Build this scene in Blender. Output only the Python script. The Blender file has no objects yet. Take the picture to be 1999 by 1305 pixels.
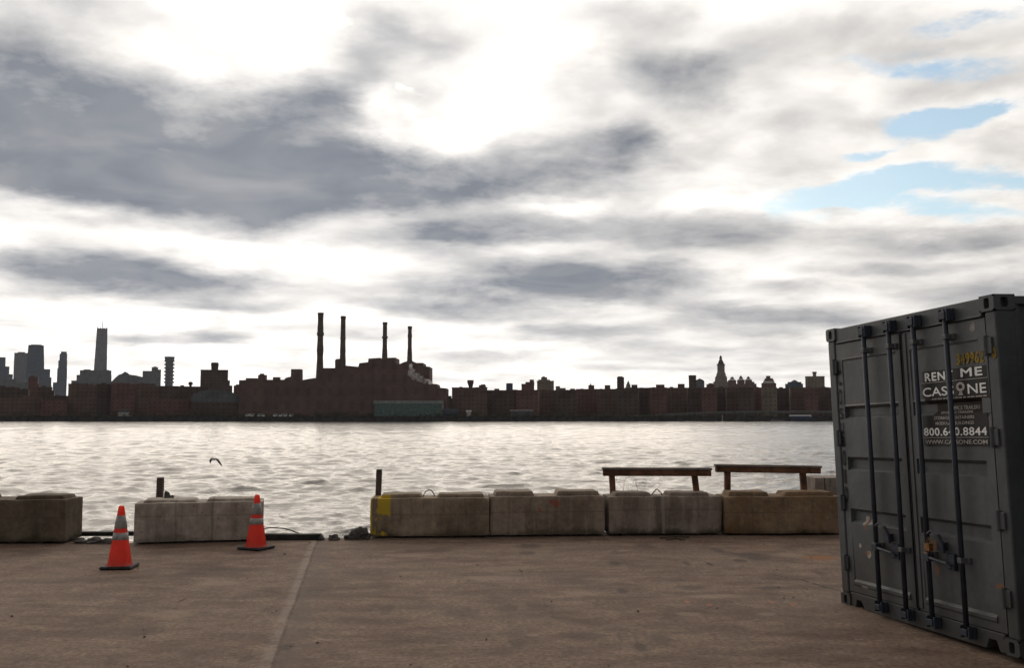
import bpy, bmesh, math, random
import numpy as np
from mathutils import Vector, Matrix, noise as mnoise
random.seed(7)
rng = np.random.default_rng(11)
SC = bpy.context.scene
COL = SC.collection
R = math.radians

# ------------------------------------------------------------------ measuring
# The photograph was measured as a survey: a pixel plus a distance gives a point.
F, CX, CY, YH = 1957.0, 999.5, 652.5, 812.0
PITCH = math.atan((YH - CY) / F)
CAMZ = 1.75
WATER = -2.05
def ray(x, y):
    a = (x - CX) / F; b = -(y - CY) / F
    return Vector((a, math.cos(PITCH) - b*math.sin(PITCH), math.sin(PITCH) + b*math.cos(PITCH)))
def at(x, y, Y):
    d = ray(x, y); return d*(Y/d.y) + Vector((0, 0, CAMZ))
def gnd(x, y, z=0.0):
    d = ray(x, y); return d*((z-CAMZ)/d.z) + Vector((0, 0, CAMZ))

# ------------------------------------------------------------------ objects
def tag(o, label=None, cat=None, group=None, kind=None):
    if label: o['label'] = label
    if cat: o['category'] = cat
    if group: o['group'] = group
    if kind: o['kind'] = kind
    return o
def empty(name, loc=(0, 0, 0), rz=0.0):
    o = bpy.data.objects.new(name, None); COL.objects.link(o)
    o.location = loc; o.rotation_euler = (0, 0, rz); o.empty_display_size = .2
    return o
def copy_tree(o, parent=None):
    c = o.copy(); COL.objects.link(c)
    if parent is not None: c.parent = parent
    for ch in list(o.children): copy_tree(ch, c)
    return c

class MB:
    """collects shapes, links them as ONE mesh object"""
    def __init__(s): s.v = []; s.f = []
    def add(s, vs, fs):
        n = len(s.v); s.v += [tuple(p) for p in vs]; s.f += [tuple(i+n for i in f) for f in fs]; return s
    def box(s, x0, x1, y0, y1, z0, z1):
        return s.add([(x0,y0,z0),(x1,y0,z0),(x1,y1,z0),(x0,y1,z0),(x0,y0,z1),(x1,y0,z1),(x1,y1,z1),(x0,y1,z1)],
                     [(0,3,2,1),(4,5,6,7),(0,1,5,4),(1,2,6,5),(2,3,7,6),(3,0,4,7)])
    def frustum(s, b, zb, t, zt):     # b, t = (x0,x1,y0,y1)
        return s.add([(b[0],b[2],zb),(b[1],b[2],zb),(b[1],b[3],zb),(b[0],b[3],zb),(t[0],t[2],zt),(t[1],t[2],zt),(t[1],t[3],zt),(t[0],t[3],zt)],
                     [(0,3,2,1),(4,5,6,7),(0,1,5,4),(1,2,6,5),(2,3,7,6),(3,0,4,7)])
    def prism(s, pts, y0, y1):        # polygon in (x,z), extruded in y
        n = len(pts)
        a = sum(pts[i][0]*pts[(i+1)%n][1]-pts[(i+1)%n][0]*pts[i][1] for i in range(n))
        if a < 0: pts = pts[::-1]
        vs = [(p[0], y0, p[1]) for p in pts] + [(p[0], y1, p[1]) for p in pts]
        fs = [tuple(range(n)), tuple(range(2*n-1, n-1, -1))]
        fs += [(i+n, (i+1)%n+n, (i+1)%n, i) for i in range(n)]
        return s.add(vs, fs)
    def lathe(s, prof, cx=0, cy=0, n=24):   # prof = [(r,z)...]
        vs = []; fs = []
        for r, z in prof:
            for k in range(n):
                a = 2*math.pi*k/n; vs.append((cx+r*math.cos(a), cy+r*math.sin(a), z))
        m = len(prof)
        for i in range(m-1):
            for k in range(n):
                k2 = (k+1) % n
                fs.append((i*n+k, i*n+k2, (i+1)*n+k2, (i+1)*n+k))
        fs.append(tuple(range(n-1, -1, -1))); fs.append(tuple((m-1)*n+k for k in range(n)))
        return s.add(vs, fs)
    def tube(s, pts, r, n=8):
        pts = [Vector(p) for p in pts]; rr = r if isinstance(r, (list, tuple)) else [r]*len(pts)
        vs = []; fs = []
        for i, p in enumerate(pts):
            d = (pts[min(i+1, len(pts)-1)] - pts[max(i-1, 0)]).normalized()
            u = d.cross(Vector((0, 0, 1)) if abs(d.z) < .9 else Vector((1, 0, 0))).normalized(); w = d.cross(u)
            for k in range(n):
                a = 2*math.pi*k/n; vs.append(p + (u*math.cos(a)+w*math.sin(a))*rr[i])
        for i in range(len(pts)-1):
            for k in range(n):
                k2 = (k+1) % n; fs.append((i*n+k, (i+1)*n+k, (i+1)*n+k2, i*n+k2))
        fs.append(tuple(range(n))); fs.append(tuple((len(pts)-1)*n+k for k in range(n-1, -1, -1)))
        return s.add(vs, fs)
    def build(s, name, mat, parent=None, smooth=False, bevel=0, seg=2, loc=None, fix=False):
        me = bpy.data.meshes.new(name); me.from_pydata(s.v, [], s.f); me.update()
        if fix or bevel:
            bm = bmesh.new(); bm.from_mesh(me)
            bmesh.ops.recalc_face_normals(bm, faces=bm.faces); bm.to_mesh(me); bm.free()
        if mat: me.materials.append(mat)
        o = bpy.data.objects.new(name, me); COL.objects.link(o)
        if parent is not None: o.parent = parent
        if loc: o.location = loc
        if smooth: me.polygons.foreach_set('use_smooth', [True]*len(me.polygons))
        if bevel:
            m = o.modifiers.new('bevel', 'BEVEL'); m.width = bevel; m.segments = seg; m.limit_method = 'ANGLE'; m.angle_limit = R(40)
        return o

# ------------------------------------------------------------------ shader helper
class NT:
    def __init__(s, nt): s.nt = nt; s.n = nt.nodes; s.l = nt.links
    def node(s, t, **kw):
        n = s.n.new(t)
        for k, v in kw.items(): setattr(n, k, v)
        return n
    def put(s, sock, v):
        if isinstance(v, (int, float)): sock.default_value = v
        elif isinstance(v, (tuple, list)): sock.default_value = v if len(v) == len(sock.default_value) else tuple(v)+(1,)
        else: s.l.new(v, sock)
    def m(s, op, a, b=None, c=None, clamp=False):
        n = s.node('ShaderNodeMath', operation=op); n.use_clamp = clamp
        s.put(n.inputs[0], a)
        if b is not None: s.put(n.inputs[1], b)
        if c is not None: s.put(n.inputs[2], c)
        return n.outputs[0]
    def add(s, a, b): return s.m('ADD', a, b)
    def sub(s, a, b): return s.m('SUBTRACT', a, b)
    def mul(s, a, b): return s.m('MULTIPLY', a, b)
    def vm(s, op, a, b=None, sc=None):
        n = s.node('ShaderNodeVectorMath', operation=op)
        s.put(n.inputs[0], a)
        if b is not None: s.put(n.inputs[1], b)
        if sc is not None: s.put(n.inputs['Scale'], sc)
        return n.outputs['Value'] if op in ('LENGTH', 'DOT_PRODUCT', 'DISTANCE') else n.outputs['Vector']
    def step(s, v, a, b, lo=0.0, hi=1.0, smooth=True):
        n = s.node('ShaderNodeMapRange', interpolation_type='SMOOTHSTEP' if smooth else 'LINEAR')
        s.put(n.inputs['Value'], v); s.put(n.inputs['From Min'], a); s.put(n.inputs['From Max'], b)
        s.put(n.inputs['To Min'], lo); s.put(n.inputs['To Max'], hi)
        return n.outputs['Result']
    def mix(s, f, a, b, blend='MIX'):
        n = s.node('ShaderNodeMix', data_type='RGBA', blend_type=blend)
        s.put(n.inputs[0], f); s.put(n.inputs[6], a); s.put(n.inputs[7], b)
        return n.outputs[2]
    def noise(s, vec, scale, detail=4, rough=.55, dist=0.0, lac=2.0, color=False):
        n = s.node('ShaderNodeTexNoise')
        s.put(n.inputs['Vector'], vec); s.put(n.inputs['Scale'], scale); s.put(n.inputs['Detail'], detail)
        s.put(n.inputs['Roughness'], rough); s.put(n.inputs['Distortion'], dist); s.put(n.inputs['Lacunarity'], lac)
        return n.outputs['Color'] if color else n.outputs['Fac']
    def xyz(s, v):
        n = s.node('ShaderNodeSeparateXYZ'); s.put(n.inputs[0], v); return n.outputs
    def vec(s, x, y, z):
        n = s.node('ShaderNodeCombineXYZ')
        for i, q in enumerate((x, y, z)): s.put(n.inputs[i], q)
        return n.outputs[0]
    def mapping(s, v, loc=(0,0,0), rot=(0,0,0), scale=(1,1,1), kind='POINT'):
        n = s.node('ShaderNodeMapping', vector_type=kind); s.put(n.inputs[0], v)
        n.inputs['Location'].default_value = loc; n.inputs['Rotation'].default_value = rot; n.inputs['Scale'].default_value = scale
        return n.outputs[0]
    def bump(s, h, strength=.3, dist=.02, normal=None):
        n = s.node('ShaderNodeBump'); s.put(n.inputs['Height'], h); s.put(n.inputs['Strength'], strength); s.put(n.inputs['Distance'], dist)
        if normal is not None: s.put(n.inputs['Normal'], normal)
        return n.outputs[0]

def new_mat(name):
    m = bpy.data.materials.new(name); m.use_nodes = True
    t = NT(m.node_tree); b = t.n['Principled BSDF']
    return m, t, b
def simple(name, col, rough=.7, var=.25, scale=3.0, metal=0.0, bumpy=0.0, spec=.3):
    m, t, b = new_mat(name)
    tc = t.node('ShaderNodeTexCoord').outputs['Object']
    n1 = t.noise(tc, scale, 6, .6)
    k = t.step(n1, .3, .7, 1-var, 1+var)
    c = t.mix(1.0, col, t.vec(k, k, k), 'MULTIPLY')
    t.put(b.inputs['Base Color'], c); b.inputs['Roughness'].default_value = rough; b.inputs['Metallic'].default_value = metal
    b.inputs['Specular IOR Level'].default_value = spec
    if bumpy: t.put(b.inputs['Normal'], t.bump(t.noise(tc, scale*6, 5), bumpy, .01))
    return m
# ------------------------------------------------------------------ sky, sun, air
SUN_PX = (560, 70)
HAZE = 3.1e-5
_d = ray(*SUN_PX).normalized()
SUN_EL = math.asin(_d.z); SUN_AZ = math.atan2(_d.x, _d.y)
W = bpy.data.worlds.new("World"); SC.world = W; W.use_nodes = True
def build_sky():
    t = NT(W.node_tree); t.n.clear()
    out = t.node('ShaderNodeOutputWorld')
    sky = t.node('ShaderNodeTexSky', sky_type='NISHITA'); sky.sun_disc = False
    sky.sun_elevation = SUN_EL; sky.sun_rotation = SUN_AZ
    sky.air_density = 1.0; sky.dust_density = .6; sky.ozone_density = 2.0
    d = t.vm('NORMALIZE', t.node('ShaderNodeTexCoord').outputs['Generated'])
    x, y, z = t.xyz(d)
    az = t.m('ARCTAN2', x, y)
    el = t.m('ARCSINE', z)
    uv = t.vec(az, el, 0.0)
    # cloud deck coordinates: the deck is flat, so it bunches up towards the horizon
    k = t.m('DIVIDE', 1.0, t.add(t.m('MAXIMUM', z, 0.0), .15))
    deck = t.vec(t.mul(x, k), t.mul(y, k), 0.0)
    wn = t.noise(deck, 1.7, 6, .62, color=True)
    wv = t.vm('SUBTRACT', wn, (.5, .5, .5))
    amp = t.add(t.mul(t.m('MAXIMUM', el, 0.0), .55), .03)
    wuv = t.vm('ADD', uv, t.vm('MULTIPLY', t.vm('SCALE', wv, sc=amp), (.9, .42, 0)))
    def blobs(lst):
        tot = None
        for (px, py, rx, ry, w, rot) in lst:
            p = ray(px, py).normalized()
            a, e = math.atan2(p.x, p.y), math.asin(p.z)
            mp = t.mapping(wuv, (a, e, 0), (0, 0, R(rot)), (rx*1.75/F, ry*1.75/F, 1), 'TEXTURE')
            g = t.node('ShaderNodeTexGradient', gradient_type='SPHERICAL'); t.put(g.inputs[0], mp)
            q = t.step(g.outputs['Fac'], 0.0, 1.0, 0.0, w)
            tot = q if tot is None else t.add(tot, q)
        return tot
    dark = blobs(DARK); hole = blobs(HOLE); lite = blobs(LITE)
    f1 = t.noise(deck, 2.3, 8, .60, .4)
    f2 = t.noise(t.vm('ADD', deck, (7.3, 2.1, 0)), 5.2, 7, .62, .2)
    f3 = t.noise(t.vm('ADD', deck, (17.3, -4.1, 0)), .9, 5, .55)
    dark = t.mul(t.sub(1.0, t.m('EXPONENT', t.mul(dark, -1.15))), 1.22)
    f4 = t.noise(t.vm('ADD', deck, (3.3, 9.1, 0)), 3.4, 3, .5, .6)
    f5 = t.noise(t.vec(az, t.mul(el, 1.7), 3.7), 8.5, 8, .6, .3)
    det = t.add(t.mul(t.sub(f5, .5), .75), t.add(t.mul(t.sub(f1, .5), .95), t.mul(t.sub(f2, .5), .75)))
    front = t.step(y, -.25, .55)
    rest = t.mul(t.sub(1.0, t.step(y, .2, .75)), t.step(f3, .42, .62, 0, .75))   # broken cloud all round
    dens = t.sub(t.add(t.add(dark, rest), t.mul(det, 1.0)), t.mul(lite, .32))
    D = t.m('POWER', t.step(dens, -.10, 1.05, smooth=False), 1.1)
    # brightness of the thin, sun-filled cloud: strongest round the hidden sun
    sdir = ray(*SUN_PX).normalized()
    cs = t.vm('DOT_PRODUCT', d, tuple(sdir))
    glow = t.m('POWER', t.m('MAXIMUM', t.mul(t.add(cs, 1.0), .5), 0.0), 9.0)
    wisp = t.add(t.add(1.0, t.mul(t.sub(f2, .5), .9)), t.mul(t.sub(f4, .5), .8))
    side = t.step(az, -.1, .5, 0, 1)
    bright = t.mul(t.mul(t.add(.86, t.mul(glow, .34)), wisp), t.sub(1.0, t.mul(side, .10)))
    hz = t.m('EXPONENT', t.mul(t.m('MAXIMUM', el, 0.0), -9.0))
    bright = t.mul(t.mul(bright, t.add(1.0, t.mul(hz, .16))), t.add(.50, t.mul(t.step(y, -.4, .85), .62)))
    brt = t.mix(1.0, (1.0, .955, .90), t.vec(bright, bright, bright), 'MULTIPLY')
    dk = t.mul(t.mul(t.add(.165, t.mul(glow, .15)), t.add(1.0, t.mul(hz, .5))), t.add(1.0, t.mul(t.sub(f4, .5), 1.1)))
    dcol = t.mix(t.step(f4, .3, .7), (.89, .975, 1.13), (.97, .99, 1.05))
    dkc = t.mix(1.0, dcol, t.vec(dk, dk, dk), 'MULTIPLY')
    col = t.mix(D, brt, dkc)
    H = t.step(t.add(t.add(hole, t.mul(t.step(hole, .04, .4), t.add(t.mul(det, .8), t.mul(t.sub(t.noise(deck, 13.0, 6, .68), .5), 1.1)))), t.mul(t.sub(1.0, front), t.step(f3, .5, .34, 0, .5))), .08, .85, 0, .92)
    bg1 = t.node('ShaderNodeBackground'); t.put(bg1.inputs[0], t.mix(1.0, sky.outputs[0], (1.25, 1.26, 1.14), 'MULTIPLY')); bg1.inputs[1].default_value = .11
    bg2 = t.node('ShaderNodeBackground'); t.put(bg2.inputs[0], col); bg2.inputs[1].default_value = 1.0
    mx = t.node('ShaderNodeMixShader'); t.put(mx.inputs[0], H); t.l.new(bg2.outputs[0], mx.inputs[1]); t.l.new(bg1.outputs[0], mx.inputs[2])
    t.l.new(mx.outputs[0], out.inputs[0])
# px, py, rx, ry, weight, tilt : where the cloud banks hung
DARK = [
 (20,110,110,120,.95,0),(40,250,190,125,.95,0),(200,260,230,105,.95,-6),(330,300,220,95,.85,-4),(470,340,250,80,.95,0),(700,375,250,48,1.0,-2),
 (870,385,170,26,.75,0),(420,235,170,60,.50,-8),(570,250,130,70,.70,-25),(640,165,100,60,.75,35),(560,190,120,50,.4,0),(690,270,70,50,.55,-30),(110,340,220,45,.75,0),(400,390,300,25,.6,-2),
 (500,190,130,40,.35,0),(900,330,150,30,.45,0),
 (1110,318,140,46,1.1,4),(1210,290,55,42,.62,40),(1040,345,120,30,.55,0),(1290,330,90,30,.30,0),(1180,375,160,20,.28,0),
 (1300,165,100,55,.75,-20),(1120,190,80,50,.3,0),(1420,130,90,60,.3,0),(1180,20,110,40,.3,0),(800,40,110,40,.25,-20),(720,20,90,30,.3,-20),(1550,330,90,30,.3,0),(1260,110,70,40,.28,-30),(1300,30,90,40,.35,-10),(1230,180,130,70,.22,0),
 (760,330,110,50,.5,-20),(880,365,150,30,.6,0),(600,330,200,60,.4,0),(960,445,160,30,.95,2),(850,462,140,25,.62,0),(1110,445,130,28,.5,0),(1370,448,140,42,1.05,-4),(1290,478,140,26,.6,0),(1470,440,80,30,.45,0),(1250,420,130,24,.4,0),
 (215,515,120,42,.85,0),(300,548,150,30,.95,-4),(60,540,110,26,.62,-3),(150,530,160,30,.45,-4),(210,580,240,16,.55,0),(420,550,120,24,.45,0),(560,560,140,18,.25,0),
 (420,440,220,20,.30,0),(700,470,140,22,.42,-4),(560,430,120,14,.2,0),
 (1060,545,230,42,1.1,-3),(950,560,160,34,.5,0),(900,572,180,24,.62,-3),(1230,556,170,30,.68,-3),(980,612,180,18,.52,-3),(860,600,160,14,.42,0),(1330,540,80,24,.45,0),(1180,590,160,14,.35,0),
 (270,664,62,9,1.0,0),(415,664,60,10,1.1,0),(490,600,90,12,.42,0),(640,590,120,14,.2,0),
 (1480,625,140,22,1.0,-3),(1620,612,110,18,.8,-3),(1150,655,120,15,.9,-3),(1020,650,90,9,.32,0),(1540,570,80,15,.55,-3),(1400,600,100,12,.4,0),(1230,640,110,10,.35,0),(1300,680,170,9,.32,0),(900,690,140,7,.25,0),(700,655,140,9,.2,0),(60,640,120,10,.2,0),
 (1800,470,150,24,.62,-2),(1950,460,120,20,.55,0),(1640,450,80,16,.4,0),(1780,520,170,10,.35,0),(1900,565,110,22,.5,0),(1660,520,120,14,.25,0),(1950,590,120,30,.4,0),
 (500,645,200,9,0.28,0),(1000,700,300,10,0.34,0),(1300,718,260,8,0.31,0),(200,705,150,8,0.25,0),(1500,690,200,12,0.37,0),(850,742,200,6,0.25,0),(1450,655,150,10,0.31,0),(600,745,120,6,0.25,0),(350,625,120,8,0.25,0),(1550,735,150,7,0.28,0),(760,85,120,60,0.25,-20),(830,190,70,60,0.26,-30),(700,100,80,40,0.19,-20),(900,80,90,50,0.19,0),
 (230,15,110,34,.45,-15),(370,40,90,30,.3,-15),(455,95,70,26,.22,0),
 (1530,250,70,40,.30,-20),(1600,200,110,30,.22,-15),(1700,40,240,40,.25,-5),(1930,150,130,26,.35,0),(1480,80,150,40,.15,0),(1850,70,150,20,.25,0),
]
LITE = [(400,120,170,40,.35,-20),(830,150,90,60,.2,0),(860,270,100,40,.3,0),(200,440,300,34,.45,-3),(600,510,330,26,.45,-4),(1650,330,120,50,.35,0),(1400,380,110,28,.3,0),
 (150,620,300,24,.35,0),(560,690,500,44,.30,0),(1060,480,300,12,.4,0),(1120,405,40,16,.45,0),(1110,20,120,60,.2,0),(1050,130,140,80,.3,0)]
HOLE = [(1790,106,140,17,0.60,-4),(1930,122,130,18,0.56,-4),(1860,236,95,24,0.88,3),(1790,228,50,17,0.64,-10),(1920,226,50,12,0.48,5),(1680,286,42,10,0.76,0),(1738,284,28,7,0.64,0),
 (1580,392,90,34,0.92,0),(1690,366,90,30,0.72,6),(1840,346,130,26,0.88,-6),(1760,338,80,24,0.64,0),(1850,402,120,14,0.72,-4),(1700,392,70,20,0.56,0),(1985,342,50,14,0.48,0),(1960,420,80,12,0.40,0),
 (840,240,60,30,0.34,-35),(620,8,44,22,0.48,0),(1930,8,100,16,0.56,0),(810,170,36,10,0.28,-30),(1430,352,80,9,0.32,0),(1850,70,80,8,0.32,-4),(880,255,40,20,0.24,0)]
build_sky()

sun = bpy.data.lights.new('sun', 'SUN'); sun.energy = 1.0; sun.angle = R(55); sun.color = (1.0, .86, .70)
so = bpy.data.objects.new('sun', sun); COL.objects.link(so)
so.rotation_euler = (-Vector(_d)).to_track_quat('-Z', 'Y').to_euler()

cam = bpy.data.cameras.new('camera'); co = bpy.data.objects.new('camera', cam); COL.objects.link(co)
co.location = (0, 0, CAMZ); co.rotation_euler = (R(90)+PITCH, 0, 0)
cam.sensor_width = 36; cam.lens = 36*F/1999; cam.clip_start = .05; cam.clip_end = 60000
SC.camera = co
SC.view_settings.view_transform = 'Standard'; SC.view_settings.look = 'None'
SC.view_settings.exposure = 0; SC.view_settings.gamma = 1
SC.render.engine = 'CYCLES'
SC.cycles.use_denoising = True
SC.cycles.max_bounces = 6; SC.cycles.volume_bounces = 2; SC.cycles.transparent_max_bounces = 8
SC.cycles.sample_clamp_indirect = 6
W.cycles.sampling_method = 'MANUAL'; W.cycles.sample_map_resolution = 512
# ------------------------------------------------------------------ water
def wave_mesh():
    nr, na = 1300, 1000
    r0, r1 = 12.0, 1150.0
    r = r0*np.exp(np.linspace(0, math.log(r1/r0), nr))
    a = np.linspace(R(-50), R(50), na)
    RR, AA = np.meshgrid(r, a, indexing='ij')
    X = RR*np.sin(AA); Y = np.minimum(RR*np.cos(AA), 686.0)
    dr = np.maximum(r*math.log(r1/r0)/nr, r*R(100)/na)[:, None]
    Z = np.zeros_like(X); DX = np.zeros_like(X); DY = np.zeros_like(X)
    for i in range(110):
        lam = float(np.exp(rng.uniform(math.log(.42), math.log(6.5))))
        th = R(80) + rng.normal(0, .62)           # wind from the far bank, short crested chop
        kx, ky = math.cos(th)*2*math.pi/lam, math.sin(th)*2*math.pi/lam
        amp = .0112*lam**.90*rng.uniform(.5, 1.1)
        if lam > 2.0: amp *= .55
        nn = int(np.searchsorted(dr[:, 0], lam/2.2))   # rows fine enough to carry this wave
        if nn < 2: continue
        sl = slice(0, nn)
        fade = np.clip((lam/(2.2*dr[sl])) - 1.0, 0, 1)
        ph = X[sl]*kx + Y[sl]*ky + rng.uniform(0, 6.28)
        grp = .5 + .5*np.sin(X[sl]*.19*math.cos(i) + Y[sl]*.17*math.sin(i*1.7) + i)
        w = amp*fade*grp
        Z[sl] += w*np.sin(ph); q = 1.05*w*np.cos(ph)
        DX[sl] += q*math.cos(th); DY[sl] += q*math.sin(th)
    V = np.stack([X+DX, np.minimum(Y+DY, 690), Z+WATER], -1).reshape(-1, 3).astype(np.float32)
    idx = np.arange(nr*na).reshape(nr, na)
    Q = np.stack([idx[:-1, :-1], idx[:-1, 1:], idx[1:, 1:], idx[1:, :-1]], -1).reshape(-1, 4)
    # drop the quads squashed against the far bank
    keep = (Y[:-1, :-1].reshape(-1) < 685.9)
    Q = Q[keep][:, ::-1]
    me = bpy.data.meshes.new('water')
    me.vertices.add(len(V)); me.vertices.foreach_set('co', V.ravel())
    me.loops.add(Q.size); me.loops.foreach_set('vertex_index', Q.ravel().astype(np.int32))
    me.polygons.add(len(Q)); me.polygons.foreach_set('loop_start', np.arange(0, Q.size, 4, dtype=np.int32))
    me.update(calc_edges=True)
    me.polygons.foreach_set('use_smooth', [True]*len(me.polygons))
    return me
m, t, b = new_mat('river_water')
tc = t.node('ShaderNodeTexCoord').outputs['Object']
b.inputs['Base Color'].default_value = (.030, .034, .030, 1)
b.inputs['Roughness'].default_value = .10; b.inputs['Specular Tint'].default_value = (1.0, .95, .885, 1); b.inputs['IOR'].default_value = 1.40
w1 = t.noise(t.mapping(tc, rot=(0,0,R(8)), scale=(1.0, 1.6, 1)), 2.3, 5, .6, .3)
w2 = t.noise(t.mapping(tc, rot=(0,0,R(-15)), scale=(1.0, 1.4, 1)), 7.0, 3, .6)
t.put(b.inputs['Normal'], t.bump(t.add(t.mul(w1, .13), t.mul(w2, .045)), .66, 1.0))
WATER_MAT = m
me = wave_mesh(); me.materials.append(m)
o = bpy.data.objects.new('water', me); COL.objects.link(o); tag(o, kind='structure', label='grey river water with small wind ripples glinting in the light', cat='water')
# river bed / open water outside the fan, a little lower so nothing crosses
mb = MB(); mb.box(-5000, 5000, -60, 688, -6.0, -3.2)
tag(mb.build('river_bed', simple('silt', (.03, .03, .026), .9)), kind='structure')

# ------------------------------------------------------------------ the pier (concrete apron)
def pier():
    m, t, b = new_mat('apron_concrete')
    tc = t.node('ShaderNodeTexCoord').outputs['Object']
    x, y, z = t.xyz(tc)
    big = t.noise(tc, .35, 5, .6, .5); mid = t.noise(t.mapping(tc, rot=(0,0,.3), scale=(1, 2.2, 1)), 1.3, 7, .65, .4)
    fine = t.noise(tc, 24, 5, .75); grit = t.noise(tc, 150, 2, .5)
    st = t.noise(t.mapping(tc, rot=(0,0,-.22), scale=(.5, 3.2, 1)), .9, 6, .6, .8)
    col = t.mix(t.step(mid, .32, .70), (.110, .069, .049), (.206, .139, .100))
    col = t.mix(t.mul(t.step(big, .42, .62), .45), col, (.212, .149, .109))
    col = t.mix(t.mul(t.step(st, .55, .72), .55), col, (.112, .078, .062))
    spots = t.step(t.noise(tc, 6.5, 3, .5), .66, .72)
    col = t.mix(t.mul(spots, .55), col, (.07, .055, .048))
    pale = t.step(t.noise(t.mapping(tc, loc=(4, 9, 0)), 7.5, 4, .6), .66, .75)
    col = t.mix(t.mul(pale, .45), col, (.36, .31, .27))
    m3 = t.noise(t.mapping(tc, loc=(2, 5, 0)), 3.6, 8, .72, .6)
    km = t.step(m3, .32, .68, .74, 1.26, smooth=False)
    col = t.mix(1.0, col, t.vec(km, km, km), 'MULTIPLY')
    kf = t.step(fine, 0.33, .67, .55, 1.45, smooth=False)
    col = t.mix(1.0, col, t.vec(kf, kf, kf), 'MULTIPLY')
    kg = t.step(grit, .33, .67, .62, 1.38, smooth=False)
    col = t.mix(1.0, col, t.vec(kg, kg, kg), 'MULTIPLY')
    # slab joint, measured from (620,1056) to (530,1304)
    a, c = gnd(620, 1056), gnd(532, 1304)
    dx, dy = (c-a).x, (c-a).y; L = math.hypot(dx, dy)
    wob = t.mul(t.sub(t.noise(tc, .8, 4, .6), .5), .05)
    dist = t.add(t.add(t.mul(t.sub(x, a.x), dy/L), t.mul(t.sub(y, a.y), -dx/L)), wob)   # + to the left of the line seen from here
    band = t.mul(t.step(dist, -.30, -.10), t.step(dist, .03, .0))
    band2 = t.mul(t.step(dist, .0, .03), t.step(dist, .125, .06))
    BAND_SIGN = 1
    crack = t.mul(t.step(dist, -.018, -.004), t.step(dist, .018, .004))
    bn = t.step(t.noise(tc, 3.0, 5, .6), .3, .55)
    col = t.mix(t.mul(t.mul(band2, bn), .32), col, (.38, .32, .275))
    col = t.mix(t.mul(t.mul(band, bn), .45), col, (.12, .092, .078))
    col = t.mix(t.mul(crack, t.step(t.noise(tc, 5, 3), .35, .55, .05, .55)), col, (.07, .05, .04))
    # a second crack near the steel box
    p, q = gnd(1555, 1131), gnd(1640, 1155)
    ex, ey = (q-p).x, (q-p).y; E = math.hypot(ex, ey)
    d2 = t.add(t.add(t.mul(t.sub(x, p.x), ey/E), t.mul(t.sub(y, p.y), -ex/E)), t.mul(t.sub(t.noise(tc, 4, 4), .5), .12))
    al = t.add(t.mul(t.sub(x, p.x), ex/E), t.mul(t.sub(y, p.y), ey/E))
    ck = t.mul(t.mul(t.step(d2, -.03, -.006), t.step(d2, .03, .006)), t.mul(t.step(al, -.1, .1), t.step(al, E*1.6, E*1.2)))
    col = t.mix(t.mul(ck, .85), col, (.04, .032, .028))
    # rust bleeding beside the steel box, a few dabs of surveyor's orange
    def spot(px, py, rx, ry, colr, k, edge=.5):
        nonlocal col
        g = gnd(px, py)
        r = t.vm('LENGTH', t.vm('MULTIPLY', t.vm('SUBTRACT', tc, tuple(g)), (1/rx, 1/ry, 0)))
        r = t.add(r, t.mul(t.sub(t.noise(tc, 2.5/rx, 4, .6), .5), 1.1))
        col = t.mix(t.mul(t.step(r, 1.0, 1-edge), k), col, colr)
    spot(1602, 1090, .30, .30, (.26, .095, .025), .75, .8)
    spot(1480, 1070, .35, .25, (.24, .12, .07), .35, .8)
    for px, py in ((1341, 1177), (1385, 1182), (1506, 1177), (1548, 1182), (1372, 1058)):
        spot(px, py, .035, .06, (.50, .13, .07), .45)
    def pspot(px, py, rx, ry, colr, k, edge=.6):    # sizes as they read in the survey photograph, turned into metres on the deck
        Y = gnd(px, py).y
        spot(px, py, rx/F*Y, ry*Y*Y/(F*CAMZ), colr, k, edge)
    for px, py, rx, ry, k in ((1470,1087,30,7,.7),(1425,1082,20,5,.55),(1400,1075,12,4,.5),(1385,1102,5,4,.8),(1340,1101,7,4,.7),(1215,1155,11,5,.75),(1200,1101,12,4,.7),(1445,1096,14,3,.7),
        (1350,1149,30,4,.45),(1500,1150,24,4,.45),(1035,1068,24,4,.6),(1030,1081,16,3,.6),(1110,1137,45,5,.45),(1055,1185,28,7,.5),(990,1190,22,6,.45),(1290,1250,24,9,.5),(1140,1243,45,7,.5),
        (1250,1265,12,8,.65),(1010,1256,16,8,.5),(420,1118,60,7,.5),(350,1124,30,4,.5),(60,1080,45,6,.4),(755,1190,14,7,.5),(560,1265,14,6,.6),(480,1288,12,7,.5),(356,1173,4,4,.9),
        (120,1136,120,5,.3),(900,1196,34,9,.4),(720,1120,50,6,.35),(250,1230,60,12,.25),(620,1150,26,12,.3),(1600,1120,10,4,.6),(860,1075,24,4,.45),(1260,1068,20,4,.5)):
        pspot(px, py, rx*1.35, ry*1.5, (.050, .037, .031), min(.95, k*.95))
    for px, py, rx, ry in ((960,1130,70,6),(1130,1160,45,6),(1345,1200,34,5),(1495,1201,24,4),(1040,1241,16,4),(1000,1110,80,5),(420,1140,60,7),(800,1085,60,5),(1400,1165,70,6),(330,1200,80,10),(1540,1085,40,6)):
        pspot(px, py, rx, ry, (.29, .21, .155), .5)
    t.put(b.inputs['Base Color'], col)
    b.inputs['Roughness'].default_value = .88; b.inputs['Specular IOR Level'].default_value = .22
    h = t.add(t.add(t.mul(fine, .35), t.mul(mid, .8)), t.add(t.mul(grit, .12), t.mul(crack, -.5)))
    t.put(b.inputs['Normal'], t.bump(h, .55, .02))
    # outline of the deck: the edge runs behind the blocks and is bitten away in the gaps
    e = []
    e += [(-14, 14.55)]
    n0, n1 = gnd(146, 1060), gnd(262, 1061)
    e += [(n0.x-.1, 14.6), (n0.x-.02, n0.y+.10)]
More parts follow.
